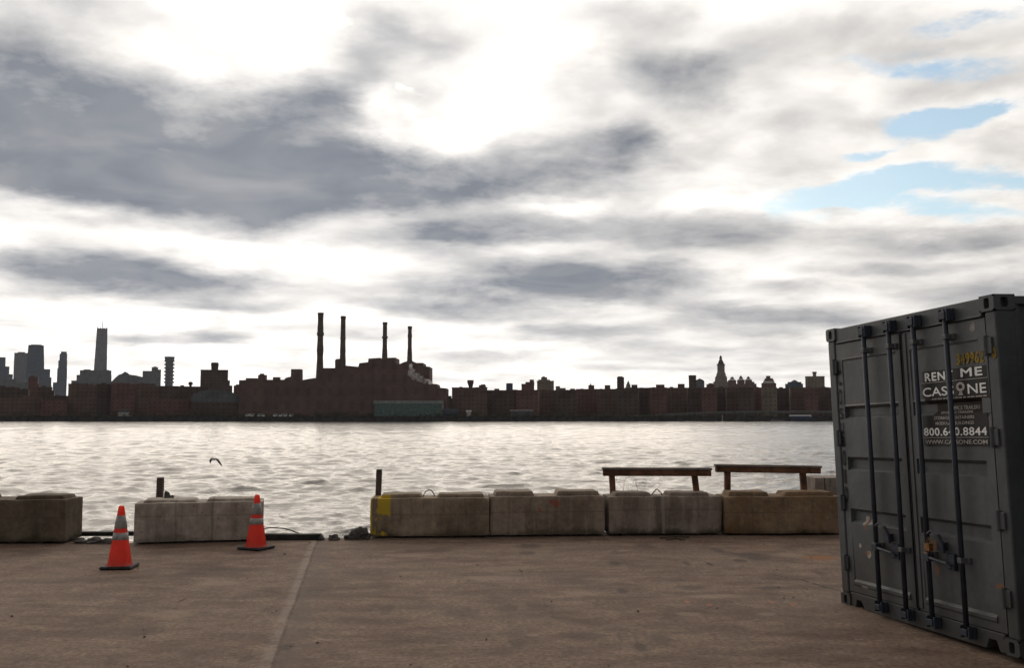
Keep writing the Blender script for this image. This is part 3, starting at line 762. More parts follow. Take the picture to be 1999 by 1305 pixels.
def paint(name, col, chips=False):
    m, t, b = new_mat(name)
    tc = t.node('ShaderNodeTexCoord').outputs['Object']
    n1 = t.noise(tc, 1.6, 6, .6, .3); n2 = t.noise(tc, 22, 4, .6); n3 = t.noise(t.mapping(tc, scale=(11, 11, .6)), 1.0, 5, .6)
    k = t.step(n1, .3, .7, .80, 1.18); c = t.mix(1.0, col, t.vec(k, k, k), 'MULTIPLY')
    c = t.mix(t.mul(t.step(n3, .55, .75), .35), c, tuple(v*.45 for v in col))
    gr = t.step(t.add(t.xyz(tc)[2], t.mul(t.sub(n1, .5), .9)), .75, .05, 0, .55)
    c = t.mix(gr, c, (.045, .038, .032))
    run = t.mul(t.step(t.noise(t.mapping(tc, scale=(17, 17, .35)), 1.0, 4, .6), .66, .74), t.step(n1, .45, .6))
    c = t.mix(t.mul(run, .4), c, (.12, .06, .035))
    k2 = t.step(n2, .2, .8, .9, 1.1, smooth=False); c = t.mix(1.0, c, t.vec(k2, k2, k2), 'MULTIPLY')
    # scuffs: bare primer and rust, mostly low down
    x, y, z = t.xyz(tc)
    sc = t.step(t.noise(tc, 8.5, 5, .62, .5), .70, .735)
    low = t.step(z, 1.4, .3, .10, .9)
    c = t.mix(t.mul(sc, low), c, (.13, .075, .05))
    if chips:
        def spot(u, v, ru, rv, colr, kk):
            nonlocal c
            q = t.vm('LENGTH', t.vm('MULTIPLY', t.vm('SUBTRACT', t.vec(x, z, 0), (u, v, 0)), (1/ru, 1/rv, 0)))
            q = t.add(q, t.mul(t.sub(t.noise(tc, 24, 4, .65), .5), 1.6))
            c = t.mix(t.mul(t.step(q, 1.0, .75), kk), c, colr)
        for (u, v, ru, rv) in ((.45, .80, .035, .045), (.53, .795, .03, .03), (.575, .80, .03, .03), (.50, .515, .04, .035), (.36, .575, .02, .02), (.41, .21, .07, .012)):
            spot(u, v, ru, rv, (.42, .37, .33), .85)
        for (u, v, ru, rv) in ((1.50, .70, .05, .04), (1.47, .66, .04, .05), (.47, .77, .02, .05), (1.505, .50, .03, .05), (2.26, .47, .06, .025), (2.31, .34, .04, .02), (.47, .52, .05, .02)):
            spot(u, v, ru, rv, (.24, .095, .03), .75)
        for (u, v, ru, rv) in ((2.15, 2.37, .03, .035), (2.17, 2.385, .015, .04), (2.33, 2.37, .03, .03), (2.26, 1.66, .03, .05)):
            spot(u, v, ru, rv, (.34, .31, .28), .55)
    t.put(b.inputs['Base Color'], c); b.inputs['Roughness'].default_value = .52; b.inputs['Specular IOR Level'].default_value = .35
    t.put(b.inputs['Normal'], t.bump(t.add(t.mul(n1, 1.0), t.mul(n2, .08)), .40, .03))
    return m
PB = paint('grey_container_paint', (.066, .073, .077)); PD = paint('grey_door_paint', (.088, .094, .097), True)
BARM = simple('bar_steel_paint', (.024, .031, .046), .6, .25, 8, .15, spec=.5)
GASK = simple('black_gasket', (.012, .012, .013), .6, .2)
DARKHOLE = simple('hollow', (.008, .008, .008), .9, .1)

ROOT = empty('shipping_container')
ROOT.matrix_world = Matrix.Translation(BO) @ BM.to_4x4()
tag(ROOT, 'grey steel shipping container with closed doors and rental sign, at right', 'container')

def corr(mb, a0, a1, z0, z1, fn, depth=.036, pitch=.278):
    """trapezoid corrugation along a; fn(a, d, z) -> point"""
    pts = [(a0, 0)]; a = a0+.04; up = True
    while a < a1-pitch*.6:
        pts += [(a, 0), (a+.068, depth), (a+.068+.07, depth), (a+.206, 0)]; a += pitch
    pts.append((a1, 0))
    n = len(mb.v)
    for (p, d) in pts: mb.v += [fn(p, d, z0), fn(p, d, z1)]
    for i in range(len(pts)-1): mb.f.append((n+2*i, n+2*i+2, n+2*i+3, n+2*i+1))

def plate_hole(mb, fn, w0, w1, h0, h1, cw, ch, rw, rh, depth):
    """plate with an oblong hole; fn(a, b, d)"""
    n = 20
    outer = []; inner = []
    for k in range(n):
        a = 2*math.pi*k/n; c, s = math.cos(a), math.sin(a)
        e = .5
        inner.append((cw+rw*math.copysign(abs(c)**e, c), ch+rh*math.copysign(abs(s)**e, s)))
        q = max(abs(c), abs(s)); cx, cy = (w0+w1)/2, (h0+h1)/2
        outer.append((cx+c/q*(w1-w0)/2, cy+s/q*(h1-h0)/2))
    b = len(mb.v)
    mb.v += [fn(*p, 0) for p in outer] + [fn(*p, 0) for p in inner] + [fn(*p, depth) for p in inner]
    for k in range(n):
        k2 = (k+1) % n
        mb.f.append((b+k, b+k2, b+n+k2, b+n+k)); mb.f.append((b+n+k, b+n+k2, b+2*n+k2, b+2*n+k))
    mb.f.append(tuple(b+2*n+k for k in range(n)))

def container_shell(root):
    pb = PB
    # corner posts
    for (u0, u1, y0, y1) in ((.006, .125, .012, .16), (W_-.125, W_-.006, .012, .16), (.006, .13, L_-.16, L_-.01), (W_-.13, W_-.006, L_-.16, L_-.01)):
        mb = MB(); mb.box(u0, u1, y0, y1, .118, H_-.118); mb.build('corner_post', pb, root, bevel=.012)
    # castings with their slots
    for iu in (0, 1):
        for iy in (0, 1):
            for iz in (0, 1):
                u0 = 0 if iu == 0 else W_-.162; y0 = 0 if iy == 0 else L_-.178; z0 = 0 if iz == 0 else H_-.118
                mb = MB()
                du, dy, dz = .162, .178, .118
                yo = y0 if iy == 0 else y0+dy; sy = 1 if iy == 0 else -1
                uo = u0 if iu == 0 else u0+du; su = 1 if iu == 0 else -1
                plate_hole(mb, lambda a, b_, d: (u0+a, yo+sy*d, z0+b_), 0, du, 0, dz, du*.5, dz*.5, .030, .040, .05)
                plate_hole(mb, lambda a, b_, d: (uo+su*d, y0+a, z0+b_), 0, dy, 0, dz, dy*.5, dz*.5, .032, .038, .05)
                ub = u0+du if iu == 0 else u0; yb = y0+dy if iy == 0 else y0
                mb.add([(ub, y0, z0), (ub, y0+dy, z0), (ub, y0+dy, z0+dz), (ub, y0, z0+dz)], [(0, 1, 2, 3)])
                mb.add([(u0, yb, z0), (u0+du, yb, z0), (u0+du, yb, z0+dz), (u0, yb, z0+dz)], [(0, 1, 2, 3)])
                for zz in (z0, z0+dz): mb.add([(u0, y0, zz), (u0+du, y0, zz), (u0+du, y0+dy, zz), (u0, y0+dy, zz)], [(0, 1, 2, 3)])
                mb.build('corner_casting', pb, root, fix=False)
    # rails
    mb = MB(); mb.box(.164, W_-.164, .014, .12, H_-.152, H_-.010); mb.box(.164, W_-.164, .004, .014, H_-.150, H_-.135); mb.build('door_header', pb, root, bevel=.006)
    sill = [(.163, .0), (.235, .0), (.262, .075), (.335, .075), (.40, .0), (2.06, .0), (2.10, .075), (2.18, .075), (2.215, .0), (2.277, .0), (2.277, .135), (.163, .135)]
    mb = MB(); mb.prism(sill, .012, .10); mb.build('door_sill', pb, root, bevel=.005)
    for u0 in (.012, W_-.072):
        mb = MB(); mb.box(u0, u0+.06, .18, L_-.18, H_-.075, H_-.012); mb.build('top_rail', pb, root, bevel=.006)
        mb = MB(); mb.box(u0, u0+.06, .18, L_-.18, .03, .16); mb.build('bottom_rail', pb, root, bevel=.006)
    mb = MB(); corr(mb, .16, L_-.16, .16, H_-.07, lambda a, d, z: (.018+d, a, z)); mb.build('side_wall', pb, root)
    mb = MB(); corr(mb, .16, L_-.16, .16, H_-.07, lambda a, d, z: (W_-.018-d, a, z)); mb.build('side_wall', pb, root)
    mb = MB(); corr(mb, .13, W_-.13, .03, H_-.05, lambda a, d, z: (a, L_-.03-d, z)); mb.build('end_wall', pb, root)
    mb = MB(); corr(mb, .12, L_-.05, .072, W_-.072, lambda a, d, z: (z, a, H_-.03-d*.5)); mb.build('roof', pb, root)
    mb = MB(); mb.box(.07, W_-.07, .06, L_-.06, .12, .15); mb.build('floor', simple('floor_boards', (.08, .05, .03)), root)
container_shell(ROOT)

def door(u0, u1):
    """a leaf: rim, then four flats parted by three pressed grooves"""
    yf, g = .020, .042
    z0, z1 = .142, 2.432
    iu0, iu1 = u0+.095, u1-.095
    prof = [(yf, z0), (yf, .20), (yf-.010, .215), (yf-.010, .24), (yf+.006, .262), (yf+.006, .770)]
    for (a, b_) in ((.772, .905), (1.252, 1.378), (1.728, 1.846)):
        prof += [(yf, a), (yf+g, a+.028), (yf+g, b_-.028), (yf, b_)]
    prof += [(yf+.006, 1.86), (yf+.006, 2.268), (yf, 2.272), (yf-.004, 2.285), (yf, 2.292), (yf, z1)]
    prof[5] = (yf, .768)
    mb = MB()
    n = len(prof)
    vs = [(iu0, p[0], p[1]) for p in prof] + [(iu1, p[0], p[1]) for p in prof]
    mb.add(vs, [(i, i+n, i+n+1, i+1) for i in range(n-1)])
    for uu in (iu0, iu1):   # cheeks closing the grooves
        for i in range(n-1):
            a, b_ = prof[i], prof[i+1]
            if abs(a[0]-yf) > 1e-6 or abs(b_[0]-yf) > 1e-6:
                mb.add([(uu, yf-.0, a[1]), (uu, a[0], a[1]), (uu, b_[0], b_[1]), (uu, yf-.0, b_[1])], [(0, 1, 2, 3)])
    for (a, b_) in ((u0, iu0), (iu1, u1)):   # stiles
        mb.add([(a, yf, z0), (b_, yf, z0), (b_, yf, z1), (a, yf, z1)], [(0, 1, 2, 3)])
    mb.add([(u0, yf, z1), (u1, yf, z1), (u1, yf+.05, z1), (u0, yf+.05, z1)], [(0, 1, 2, 3)])
    mb.add([(u0, yf+.07, z0), (u1, yf+.07, z0), (u1, yf+.07, z1), (u0, yf+.07, z1)], [(3, 2, 1, 0)])
    mb.add([(u0, yf, z0), (u0, yf+.05, z0), (u0, yf+.05, z1), (u0, yf, z1)], [(3, 2, 1, 0)])
    mb.add([(u1, yf, z0), (u1, yf+.05, z0), (u1, yf+.05, z1), (u1, yf, z1)], [(0, 1, 2, 3)])
    return mb.build('door', PD, ROOT)
DL, DR = door(.140, 1.212), door(1.232, 2.300)
mb = MB(); mb.box(1.204, 1.214, .008, .06, .15, 2.425); mb.box(1.230, 1.240, .008, .06, .15, 2.425); mb.box(1.216, 1.228, .03, .06, .15, 2.425)
mb.box(.126, .139, .03, .06, .15, 2.425); mb.box(2.301, 2.314, .03, .06, .15, 2.425)
mb.build('gasket', GASK, ROOT)
# seam cover strip
mb = MB(); mb.box(1.242, 1.290, .011, .0195, .16, 2.42); mb.build('seam_strip', PD, ROOT, bevel=.003)

# hinges
for d, ua, ub in ((DL, .060, .165), (DR, 2.298, 2.385)):
    for v in (.40, .95, 1.55, 2.22):
        mb = MB(); mb.box(ua, ub, -.004, .0115, v-.06, v+.06)
        uc = ua+.065 if d is DL else ub-.065
        mb.lathe([(.016, v-.075), (.016, v+.075)], uc, -.004, 10)
        mb.build('hinge', PB, d, bevel=.003)

# lock bars, each with keepers, guides; two of them carry the handles
BARS = [(DL, .722), (DL, 1.118), (DR, 1.478), (DR, 1.905)]
for d, u in BARS:
    yb = -.032; r = .0205
    mb = MB(); mb.tube([(u, yb, .060), (u, yb, 2.545)], r, 14)
    bar = mb.build('lock_bar', BARM, d, smooth=False)
    for p in bar.data.polygons: p.use_smooth = len(p.vertices) == 4
    for (za, zb) in ((.045, .135), (2.448, 2.548)):       # cam and keeper at either end
        mb = MB(); mb.box(u-.062, u+.062, -.012, .0105, za, zb); mb.box(u-.034, u+.036, -.062, -.002, za+.018, zb-.022)
        mb.box(u-.058, u-.040, -.055, -.012, za, zb); mb.box(u+.042, u+.058, -.055, -.012, za, zb)
        mb.build('cam_keeper', BARM, d, bevel=.004)
    for v in (.62, 2.33):
        mb = MB(); mb.box(u-.050, u+.050, -.006, .0195, v-.022, v+.022); mb.box(u-.026, u+.026, -.056, -.006, v-.020, v+.020)
        mb.build('bar_guide', PD, d, bevel=.004)
for d, u, v in ((DL, .722, .60), (DR, 1.478, .60)):
    mb = MB()
    mb.box(u-.03, u+.045, -.066, -.010, v-.030, v+.030)
    mb.tube([(u+.03, -.050, v), (u+.14, -.060, v-.008), (u+.27, -.058, v-.020), (u+.315, -.052, v-.055)], [.014, .012, .013, .010], 8)
    mb.build('handle', BARM, d, smooth=False, bevel=.003)
    mb = MB(); mb.box(u+.20, u+.30, -.010, .0255, v-.075, v+.05); mb.box(u+.225, u+.275, -.048, -.010, v-.045, v-.033); mb.build('handle_catch', BARM, d, bevel=.004)
    mb = MB(); mb.tube([(u+.02, -.038, v+.185), (u+.10, -.060, v+.215), (u+.19, -.056, v+.19), (u+.215, -.040, v+.12), (u+.21, -.030, v+.055)], .0125, 8)
    mb.box(u+.12, u+.19, -.030, .0195, v+.07, v+.13)
    mb.build('seal_hasp', BARM, d, bevel=.002)
mb = MB(); mb.box(1.515, 1.575, -.085, -.045, .655, .715); mb.tube([(1.528, -.065, .71), (1.530, -.065, .745), (1.545, -.065, .762), (1.560, -.065, .745), (1.562, -.065, .71)], .006, 8)
tag(mb.build('padlock', simple('brass_padlock', (.20, .095, .03), .55, .45, 20, .5), DR, bevel=.006), 'small brass padlock hanging at the right door handle')

# ---- lettering
def text_mesh(s, u0, u1, v0, v1, y, mat, parent, bold=0.0, name='lettering', spacing=1.0, thick=0.0):
    cu = bpy.data.curves.new('lettering', 'FONT'); cu.body = s; cu.size = 1; cu.offset = bold; cu.resolution_u = 4; cu.space_character = spacing
    ob = bpy.data.objects.new('lettering_source', cu); COL.objects.link(ob)
    dg = bpy.context.evaluated_depsgraph_get()
    me = bpy.data.meshes.new_from_object(ob.evaluated_get(dg)); bpy.data.objects.remove(ob); bpy.data.curves.remove(cu)
    n = len(me.vertices); co = np.empty(n*3, np.float32); me.vertices.foreach_get('co', co); co = co.reshape(-1, 3)
    lo, hi = co.min(0), co.max(0)
    nw = np.empty_like(co)
    nw[:, 0] = u0 + (co[:, 0]-lo[0])/(hi[0]-lo[0])*(u1-u0)
    nw[:, 2] = v0 + (co[:, 1]-lo[1])/(hi[1]-lo[1])*(v1-v0)
    nw[:, 1] = y
    me.vertices.foreach_set('co', nw.ravel()); me.update(); me.name = name
    if thick:
        bm = bmesh.new(); bm.from_mesh(me); base = list(bm.verts)+list(bm.edges)+list(bm.faces)
        for k, (dx, dz) in enumerate(((-thick, 0), (thick, 0), (0, thick*.6), (0, -thick*.6))):
            g_ = bmesh.ops.duplicate(bm, geom=base)['geom']
            bmesh.ops.translate(bm, verts=[q for q in g_ if isinstance(q, bmesh.types.BMVert)], vec=(dx, -.00012*(k+1), dz))
        bm.to_mesh(me); bm.free()
    me.materials.clear(); me.materials.append(mat)
    o = bpy.data.objects.new(name, me); COL.objects.link(o); o.parent = parent; return o
def quad(mb, u0, u1, v0, v1, y0, y1=None):
    y1 = y0 if y1 is None else y1
    return mb.add([(u0, y0, v0), (u1, y0, v0), (u1, y1, v1), (u0, y1, v1)], [(0, 1, 2, 3)])
WHITE = simple('white_vinyl', (.88, .87, .85), .5, .12, 10); WHITE2 = simple('faded_white_vinyl', (.46, .42, .39), .6, .25, 12)
VINYL = simple('black_vinyl', (.014, .013, .013), .55, .3, 6); VINYL2 = simple('brown_black_vinyl', (.030, .024, .020), .6, .4, 5)
YPAINT = simple('yellow_stencil_paint', (.29, .185, .015), .7, .45, 28); INK = simple('black_stencil_paint', (.010, .010, .010), .7, .4, 28)
S = empty('rental_sign'); S.parent = DR
yp = .0215; yt = .0195   # panel and letters, a whisker proud of the pressed steel
YF = .0225
mb = MB()
quad(mb, 1.488, 2.283, 1.991, 2.083, YF-.004); quad(mb, 1.470, 2.290, 1.868, 1.988, YF-.004)
mb.build('sign_panel', VINYL, S)
mb = MB(); quad(mb, 1.472, 2.292, 1.9875, 1.9915, YF-.0055); mb.build('rule_line', WHITE2, S)
text_mesh('RENT', 1.525, 1.885, 2.004, 2.068, YF-.0065, WHITE, S, spacing=1.12, thick=.0045)
text_mesh('ME', 1.985, 2.235, 2.012, 2.074, YF-.0065, WHITE, S, spacing=1.12, thick=.0045)
text_mesh('CASS', 1.482, 1.885, 1.880, 1.950, YF-.0065, WHITE, S, thick=.002)
text_mesh('NE', 2.055, 2.268, 1.880, 1.952, YF-.0065, WHITE, S, thick=.002)
# the ring and wedge that stand for the letter O
mb = MB(); n = 22; uc, vc = 1.968, 1.938
vs = []; fs = []
for k in range(n):
    a = 2*math.pi*k/n
    vs += [(uc+.052*math.cos(a), YF-.0065, vc+.036*math.sin(a)), (uc+.024*math.cos(a), YF-.0065, vc+.017*math.sin(a))]
for k in range(n): fs.append((2*k, 2*((k+1) % n), 2*((k+1) % n)+1, 2*k+1))
mb.add(vs, fs); mb.add([(uc-.014, YF-.0065, 1.900), (uc+.014, YF-.0065, 1.900), (uc+.030, YF-.0065, 1.872), (uc-.030, YF-.0065, 1.872)], [(0, 1, 2, 3)])
mb.build('emblem', WHITE2, S)
# lower down the vinyl follows the groove
mb = MB(); yg = .020+.042-.0015
quad(mb, 1.50, 2.31, 1.8465, 1.866, YF-.007); quad(mb, 1.50, 2.31, 1.8175, 1.8465, yg, YF-.0075); quad(mb, 1.60, 2.31, 1.7565, 1.8175, yg)
quad(mb, 1.60, 2.31, 1.728, 1.7565, YF-.0075, yg)
mb.build('sign_panel', VINYL2, S)
mb = MB(); quad(mb, 1.455, 2.262, 1.484, 1.7275, YF-.0085); mb.build('sign_panel', VINYL, S)
# tagline too worn to read: a row of dabs
mb = MB(); rr = random.Random(3); u = 1.60
while u < 2.24:
    w = rr.uniform(.012, .05); quad(mb, u, u+w, 1.852, 1.860, YF-.0085); u += w+rr.uniform(.006, .02)
mb.build('worn_tagline', WHITE2, S)
text_mesh('OFFICE TRAILERS', 1.770, 2.125, 1.763, 1.793, yg-.002, WHITE2, S, .012)
text_mesh('STORAGE TRAILERS', 1.715, 2.105, 1.736, 1.752, YF-.012, WHITE2, S, .012)
text_mesh('STORAGE CONTAINERS', 1.615, 2.112, 1.692, 1.716, YF-.0105, WHITE2, S, .012)
text_mesh('MODULAR BUILDINGS', 1.630, 2.105, 1.650, 1.674, YF-.0105, WHITE2, S, .012)
text_mesh('800.640.8844', 1.470, 2.245, 1.566, 1.626, YF-.0105, WHITE, S, spacing=1.08, thick=.003)
mb = MB(); quad(mb, 1.458, 2.264, 1.5485, 1.552, YF-.0105); mb.build('rule_line', WHITE2, S)
text_mesh('WWW.CASSONE.COM', 1.478, 2.245, 1.500, 1.532, YF-.0105, WHITE2, S, .012)
text_mesh('349962', 1.945, 2.262, 2.108, 2.190, YF-.0055, YPAINT, DR, name='stencil_number', spacing=1.12, thick=.0045)
text_mesh('0', 2.372, 2.415, 2.118, 2.205, .0085, YPAINT, ROOT, .05, name='stencil_number')
vv = 2.19
for i, ch in enumerate('COSU8010'):
    hgt = (.150, .150, .11, .10, .10, .15, .13, .15)[i]
    if ch == '1': text_mesh(ch, .155, .190, vv-hgt, vv, YF-.0085, INK, DL, .01, name='stencil_letter')
    else: text_mesh(ch, .146, .208, vv-hgt, vv, YF-.0085, INK, DL, .02, name='stencil_letter')
    vv -= hgt+.028

# an unseen second steel box, added to shade the long side
R2 = empty('shipping_container')
R2.matrix_world = Matrix.Translation(BO + BM @ Vector((W_+.42, .30, 0))) @ BM.to_4x4()
tag(R2, 'unseen second steel container added to shade the long side of the signed one', 'container')
mb = MB(); corr(mb, .16, L_-.16, .03, H_-.03, lambda a, d, z: (.018+d, a, z)); corr(mb, .16, L_-.16, .03, H_-.03, lambda a, d, z: (W_-.018-d, a, z)); mb.build('side_wall', PB, R2)
mb = MB(); mb.box(.05, W_-.05, .02, .08, .14, H_-.12); mb.build('door', PD, R2, bevel=.01)
mb = MB(); mb.box(.05, W_-.05, L_-.08, L_-.02, .05, H_-.05); mb.build('end_wall', PB, R2)
mb = MB(); mb.box(.06, W_-.06, .09, L_-.09, H_-.06, H_-.02); mb.build('roof', PB, R2)
for u in (.0, W_-.16):
    for yy in (.0, L_-.17):
        mb = MB(); mb.box(u, u+.16, yy, yy+.17, 0, H_); mb.build('corner_post', PB, R2, bevel=.01)
for u in (.6, 1.02, 1.42, 1.84):
    mb = MB(); mb.tube([(u, -.03, .08), (u, -.03, H_-.06)], .02, 10); mb.build('lock_bar', BARM, R2)
# ------------------------------------------------------------------ the far bank
LAND = .72
SHORE = 690.0
mb = MB(); mb.box(-6100, 6100, 691.2, 5500, -6, LAND)
tag(mb.build('far_bank_ground', simple('city_ground', (.06, .055, .048), .9, .3, .05)), kind='structure')
mb = MB()
for i in range(60):
    x0 = -900+i*30; mb.box(x0, x0+29.9, 690.0+((i*7) % 3)*.12, 691.4, -5.5, LAND+.55+((i*5) % 4)*.06)
tag(mb.build('seawall', simple('seawall_stone', (.045, .040, .036), .9, .4, .3)), 'dark stone seawall along the far bank of the river', 'wall')

def facade(name, wall, win, sx=3.3, sz=3.1, wx=.42, wz=.45, var=.22, k=.38):
    """brick or concrete wall with rows of small windows worked into it"""
    m, t, b = new_mat(name)
    tc = t.node('ShaderNodeTexCoord').outputs['Object']
    x, y, z = t.xyz(tc)
    n1 = t.noise(tc, .09, 5, .6); n2 = t.noise(tc, .5, 4, .6)
    q = t.step(n1, .3, .7, 1-var, 1+var); c = t.mix(1.0, wall, t.vec(q, q, q), 'MULTIPLY')
    q = t.step(n2, .25, .75, .9, 1.1, smooth=False); c = t.mix(1.0, c, t.vec(q, q, q), 'MULTIPLY')
    h = t.m('FRACT', t.m('DIVIDE', t.add(t.add(x, t.mul(y, 1.0)), 500.0), sx)); v = t.m('FRACT', t.m('DIVIDE', t.add(z, 500.0), sz))
    wh = t.m('LESS_THAN', t.m('ABSOLUTE', t.sub(h, .5)), wx/2); wv = t.m('LESS_THAN', t.m('ABSOLUTE', t.sub(v, .5)), wz/2)
    up = t.m('LESS_THAN', t.m('ABSOLUTE', t.xyz(t.node('ShaderNodeNewGeometry').outputs['Normal'])[2]), .5)
    w = t.mul(t.mul(wh, wv), up)
    c = t.mix(t.mul(w, k), c, win)
    t.put(b.inputs['Base Color'], c); b.inputs['Roughness'].default_value = .9; b.inputs['Specular IOR Level'].default_value = .15
    return m
FA = dict(
 red=facade('brown_red_brick', (0.160, 0.090, 0.076), (.03, .026, .026)),
 brown=facade('brown_brick', (0.146, 0.098, 0.078), (.028, .025, .024), 3.0, 2.9),
 dark=facade('dark_brick', (0.105, 0.074, 0.062), (.024, .022, .022), 3.6, 3.0),
 grey=facade('grey_concrete', (.13, .127, .13), (.07, .07, .075), 3.4, 3.2),
 tan=facade('tan_brick', (0.221, 0.176, 0.137), (.05, .045, .042), 3.2, 3.0),
 blue=facade('blue_grey_glass', (.075, .088, .115), (.05, .055, .07), 4.0, 3.6, .7, .6),
 pale=facade('pale_stone', (0.442, 0.416, 0.377), (.12, .115, .11), 3.6, 3.4),
 station=facade('station_brick', (0.142, 0.092, 0.078), (.03, .024, .023), 7.5, 9.5, .40, .62, .18, .22),
)
ROOFM = simple('tar_roof', (.045, .042, .040), .9, .3, .3)
TANKM = simple('tank_cedar', (.060, .046, .038), .9, .3, 1)
CONCR = simple('pale_trim', (.30, .27, .25), .9, .2, .5)
GREENC = simple('green_copper', (.095, .145, .130), .7, .25, .5)
WHITEP = simple('white_paint', (.70, .69, .66), .6, .12, .5)

def bld(name, label, cat, D, mat, shapes, depth=18, yaw=None, group=None, z0=None, face=True):
    """shapes are (part name, kind, px..., [material]) measured off the photograph at distance D"""
    seed = int(abs(shapes[0][2] if not isinstance(shapes[0][2], list) else shapes[0][2][0][0])*13+D)
    rr = random.Random(seed)
    xs = []
    for s in shapes:
        if s[1] in ('poly',): xs += [p[0] for p in s[2]]
        else: xs += [s[2], s[3]]
    xm = (min(xs)+max(xs))/2
    P = at(xm, 812, D); z0 = LAND if z0 is None else z0
    th = math.atan2(P.x, D) if face else 0.0     # most fronts look square on to the river bend
    a = (R(rr.uniform(-4, 4)) if yaw is None else R(yaw)) - th
    root = empty(name, (P.x, D, z0), a); tag(root, label, cat, group)
    sc = (P-Vector((0, 0, CAMZ))).dot(Vector((0, math.cos(PITCH), math.sin(PITCH))))/F
    X = lambda px: (px-xm)*sc*math.cos(th)
    def Z(py): return at(xm, py, D).z - z0
    merged = {}; order = []
    i = 0
    for s in shapes:
        pn, kd = s[0], s[1]; mt = mat
        if isinstance(s[-1], bpy.types.Material): mt = s[-1]; s = s[:-1]
        key = (pn, mt.name) if pn in ('wall', 'trim', 'setback') else (pn, mt.name, i)
        if key not in merged: merged[key] = (MB(), mt); order.append(key)
        mb = merged[key][0]
        j = .17*i; i += 1
        first = pn == 'wall'
        dd = depth
        if kd == 'box':
            x0, x1, yt = X(s[2]), X(s[3]), Z(s[4]); zb = Z(s[5])-.3 if len(s) > 5 else 0
            w = x1-x0; d = dd if first else min(dd*.8, max(3.0, w*1.1))
            yo = 0 if first else dd*.10
            mb.box(x0, x1, yo+j, yo+d+j, zb, yt)
            if first and w > 6 and yt > 8:      # parapet rim standing on the roof edge
                mb.box(x0-.15, x1+.15, yo+j-.15, yo+j+.3, yt-.9, yt+.25)
        elif kd == 'fru':
            xa, xb, yb, xc, xd, yt = X(s[2]), X(s[3]), Z(s[4]) if s[4] else 0, X(s[5]), X(s[6]), Z(s[7])
            h0, h1 = (xb-xa)/2, (xd-xc)/2; yc = max(h0, h1)+.5
            mb.frustum((xa, xb, yc-h0+j, yc+h0+j), yb-.05, (xc, xd+.02, yc-h1+j, yc+h1+.02+j), yt)
        elif kd == 'cyl':
            xa, xb, yt = X(s[2]), X(s[3]), Z(s[4]); yb = Z(s[5])-.3 if len(s) > 5 else 0
            r = (xb-xa)/2; mb.lathe([(r, yb), (r, yt)], (xa+xb)/2, dd*.4+j, 20)
        elif kd == 'lathe':        # (cx, _, [(half width px, y px)...])
            cx = X((s[2]+s[3])/2); mb.lathe([(hw*sc, Z(py)) for hw, py in s[4]], cx, (s[5] if len(s) > 5 else dd*.4)+j, 22)
        elif kd == 'tank':         # roof tank on legs with a conical cap
            xa, xb, yt, yb = X(s[2]), X(s[3]), Z(s[4]), Z(s[5]); r = (xb-xa)/2; c = (xa+xb)/2; h = yt-yb; yc = dd*.4+j
            mb.lathe([(r*.55, yb-.3), (r*.55, yb+h*.42), (r*.94, yb+h*.42), (r, yb+h*.5), (r*.95, yb+h*.84), (r*.3, yt)], c, yc, 14)
        elif kd == 'poly':
            mb.prism([(X(p[0]), max(Z(p[1]), 0) if p[1] < 819 else 0) for p in s[2]], j, j+dd)
    for key in order:
        mb, mt = merged[key]
        o = mb.build(key[0], mt, root, fix=True, smooth=False)
    return root

# --- the tallest, farthest towers (left)
bld('skyscraper', 'bluish stepped tower cut off by the left edge of the photo', 'skyscraper', 3800, FA['blue'],
    [('wall','box',-14,6.5,698),('wall','box',5,14.5,716),('wall','box',13,22,731)], 60, 0)
bld('skyscraper', 'pale flat topped slab tower at far left beside the taller one', 'skyscraper', 4100, FA['grey'],
    [('wall','box',23,52,689.5),('bulkhead','box',30,44,687.5,690)], 60, 0)
bld('skyscraper', 'broad dark tower with shoulders, tallest at the far left', 'skyscraper', 3500, FA['blue'],
    [('wall','fru',47,84,740,50,80.5,676),('wall','box',50,80.5,674.5),('wall','box',78,95,721),('wall','box',90,98,737),('bulkhead','box',55,76,673,675)], 55, 0)
bld('office_block', 'wide low grey block in front of the far left towers', 'office block', 2500, FA['grey'],
    [('wall','box',-10,30,741),('wall','box',28,62,747),('wall','box',60,99,752)], 60, 0)
bld('skyscraper', 'slim rounded tower standing alone right of the far left group', 'skyscraper', 4200, FA['blue'],
    [('wall','box',108.5,128,720),('setback','box',110,127.5,704,722),('setback','box',112,127,691,706),('crown','box',114.5,126,686.5,692),('annex','box',101,112,747,790)], 55, 0)
bld('skyscraper', 'tapering tower with spiked crown, tallest on the left skyline', 'skyscraper', 4600, FA['grey'],
    [('wall','fru',176.5,207,None,183.5,204.5,641)]+[('spire','fru',x-1.1,x+1.1,642,x-.35,x+.35,y) for x,y in ((185,637.5),(190.5,639),(197.5,639),(203,637.5))]+[('mast','fru',193.6,195,642,194,194.5,624)], 60, 0)
bld('office_block', 'stepped grey block below the tapering spiked tower', 'office block', 2600, FA['grey'],
    [('wall','box',137,216,744),('wall','box',147,215.5,733),('wall','box',153,215,723.5),('bulkhead','box',160,174,721.5,725),('bulkhead','box',196,210,722,725)], 50, 0)
bld('office_block', 'grey building with a peaked roofline left of centre of the old towers', 'office block', 2300, FA['grey'],
    [('wall','poly',[(215,822),(215,747),(222,739),(229,732.5),(236,730),(241,726),(246,728),(251,732),(262,733),(277,736.5),(277,822)])], 40, 0)
bld('office_tower', 'grey twin stepped office tower beside the ridged round tower', 'office tower', 2800, FA['grey'],
    [('wall','box',276,296,725),('wall','box',293.5,306,717.5),('wall','box',304,312,722),('bulkhead','box',297,303,716,718.5)], 45, 0)
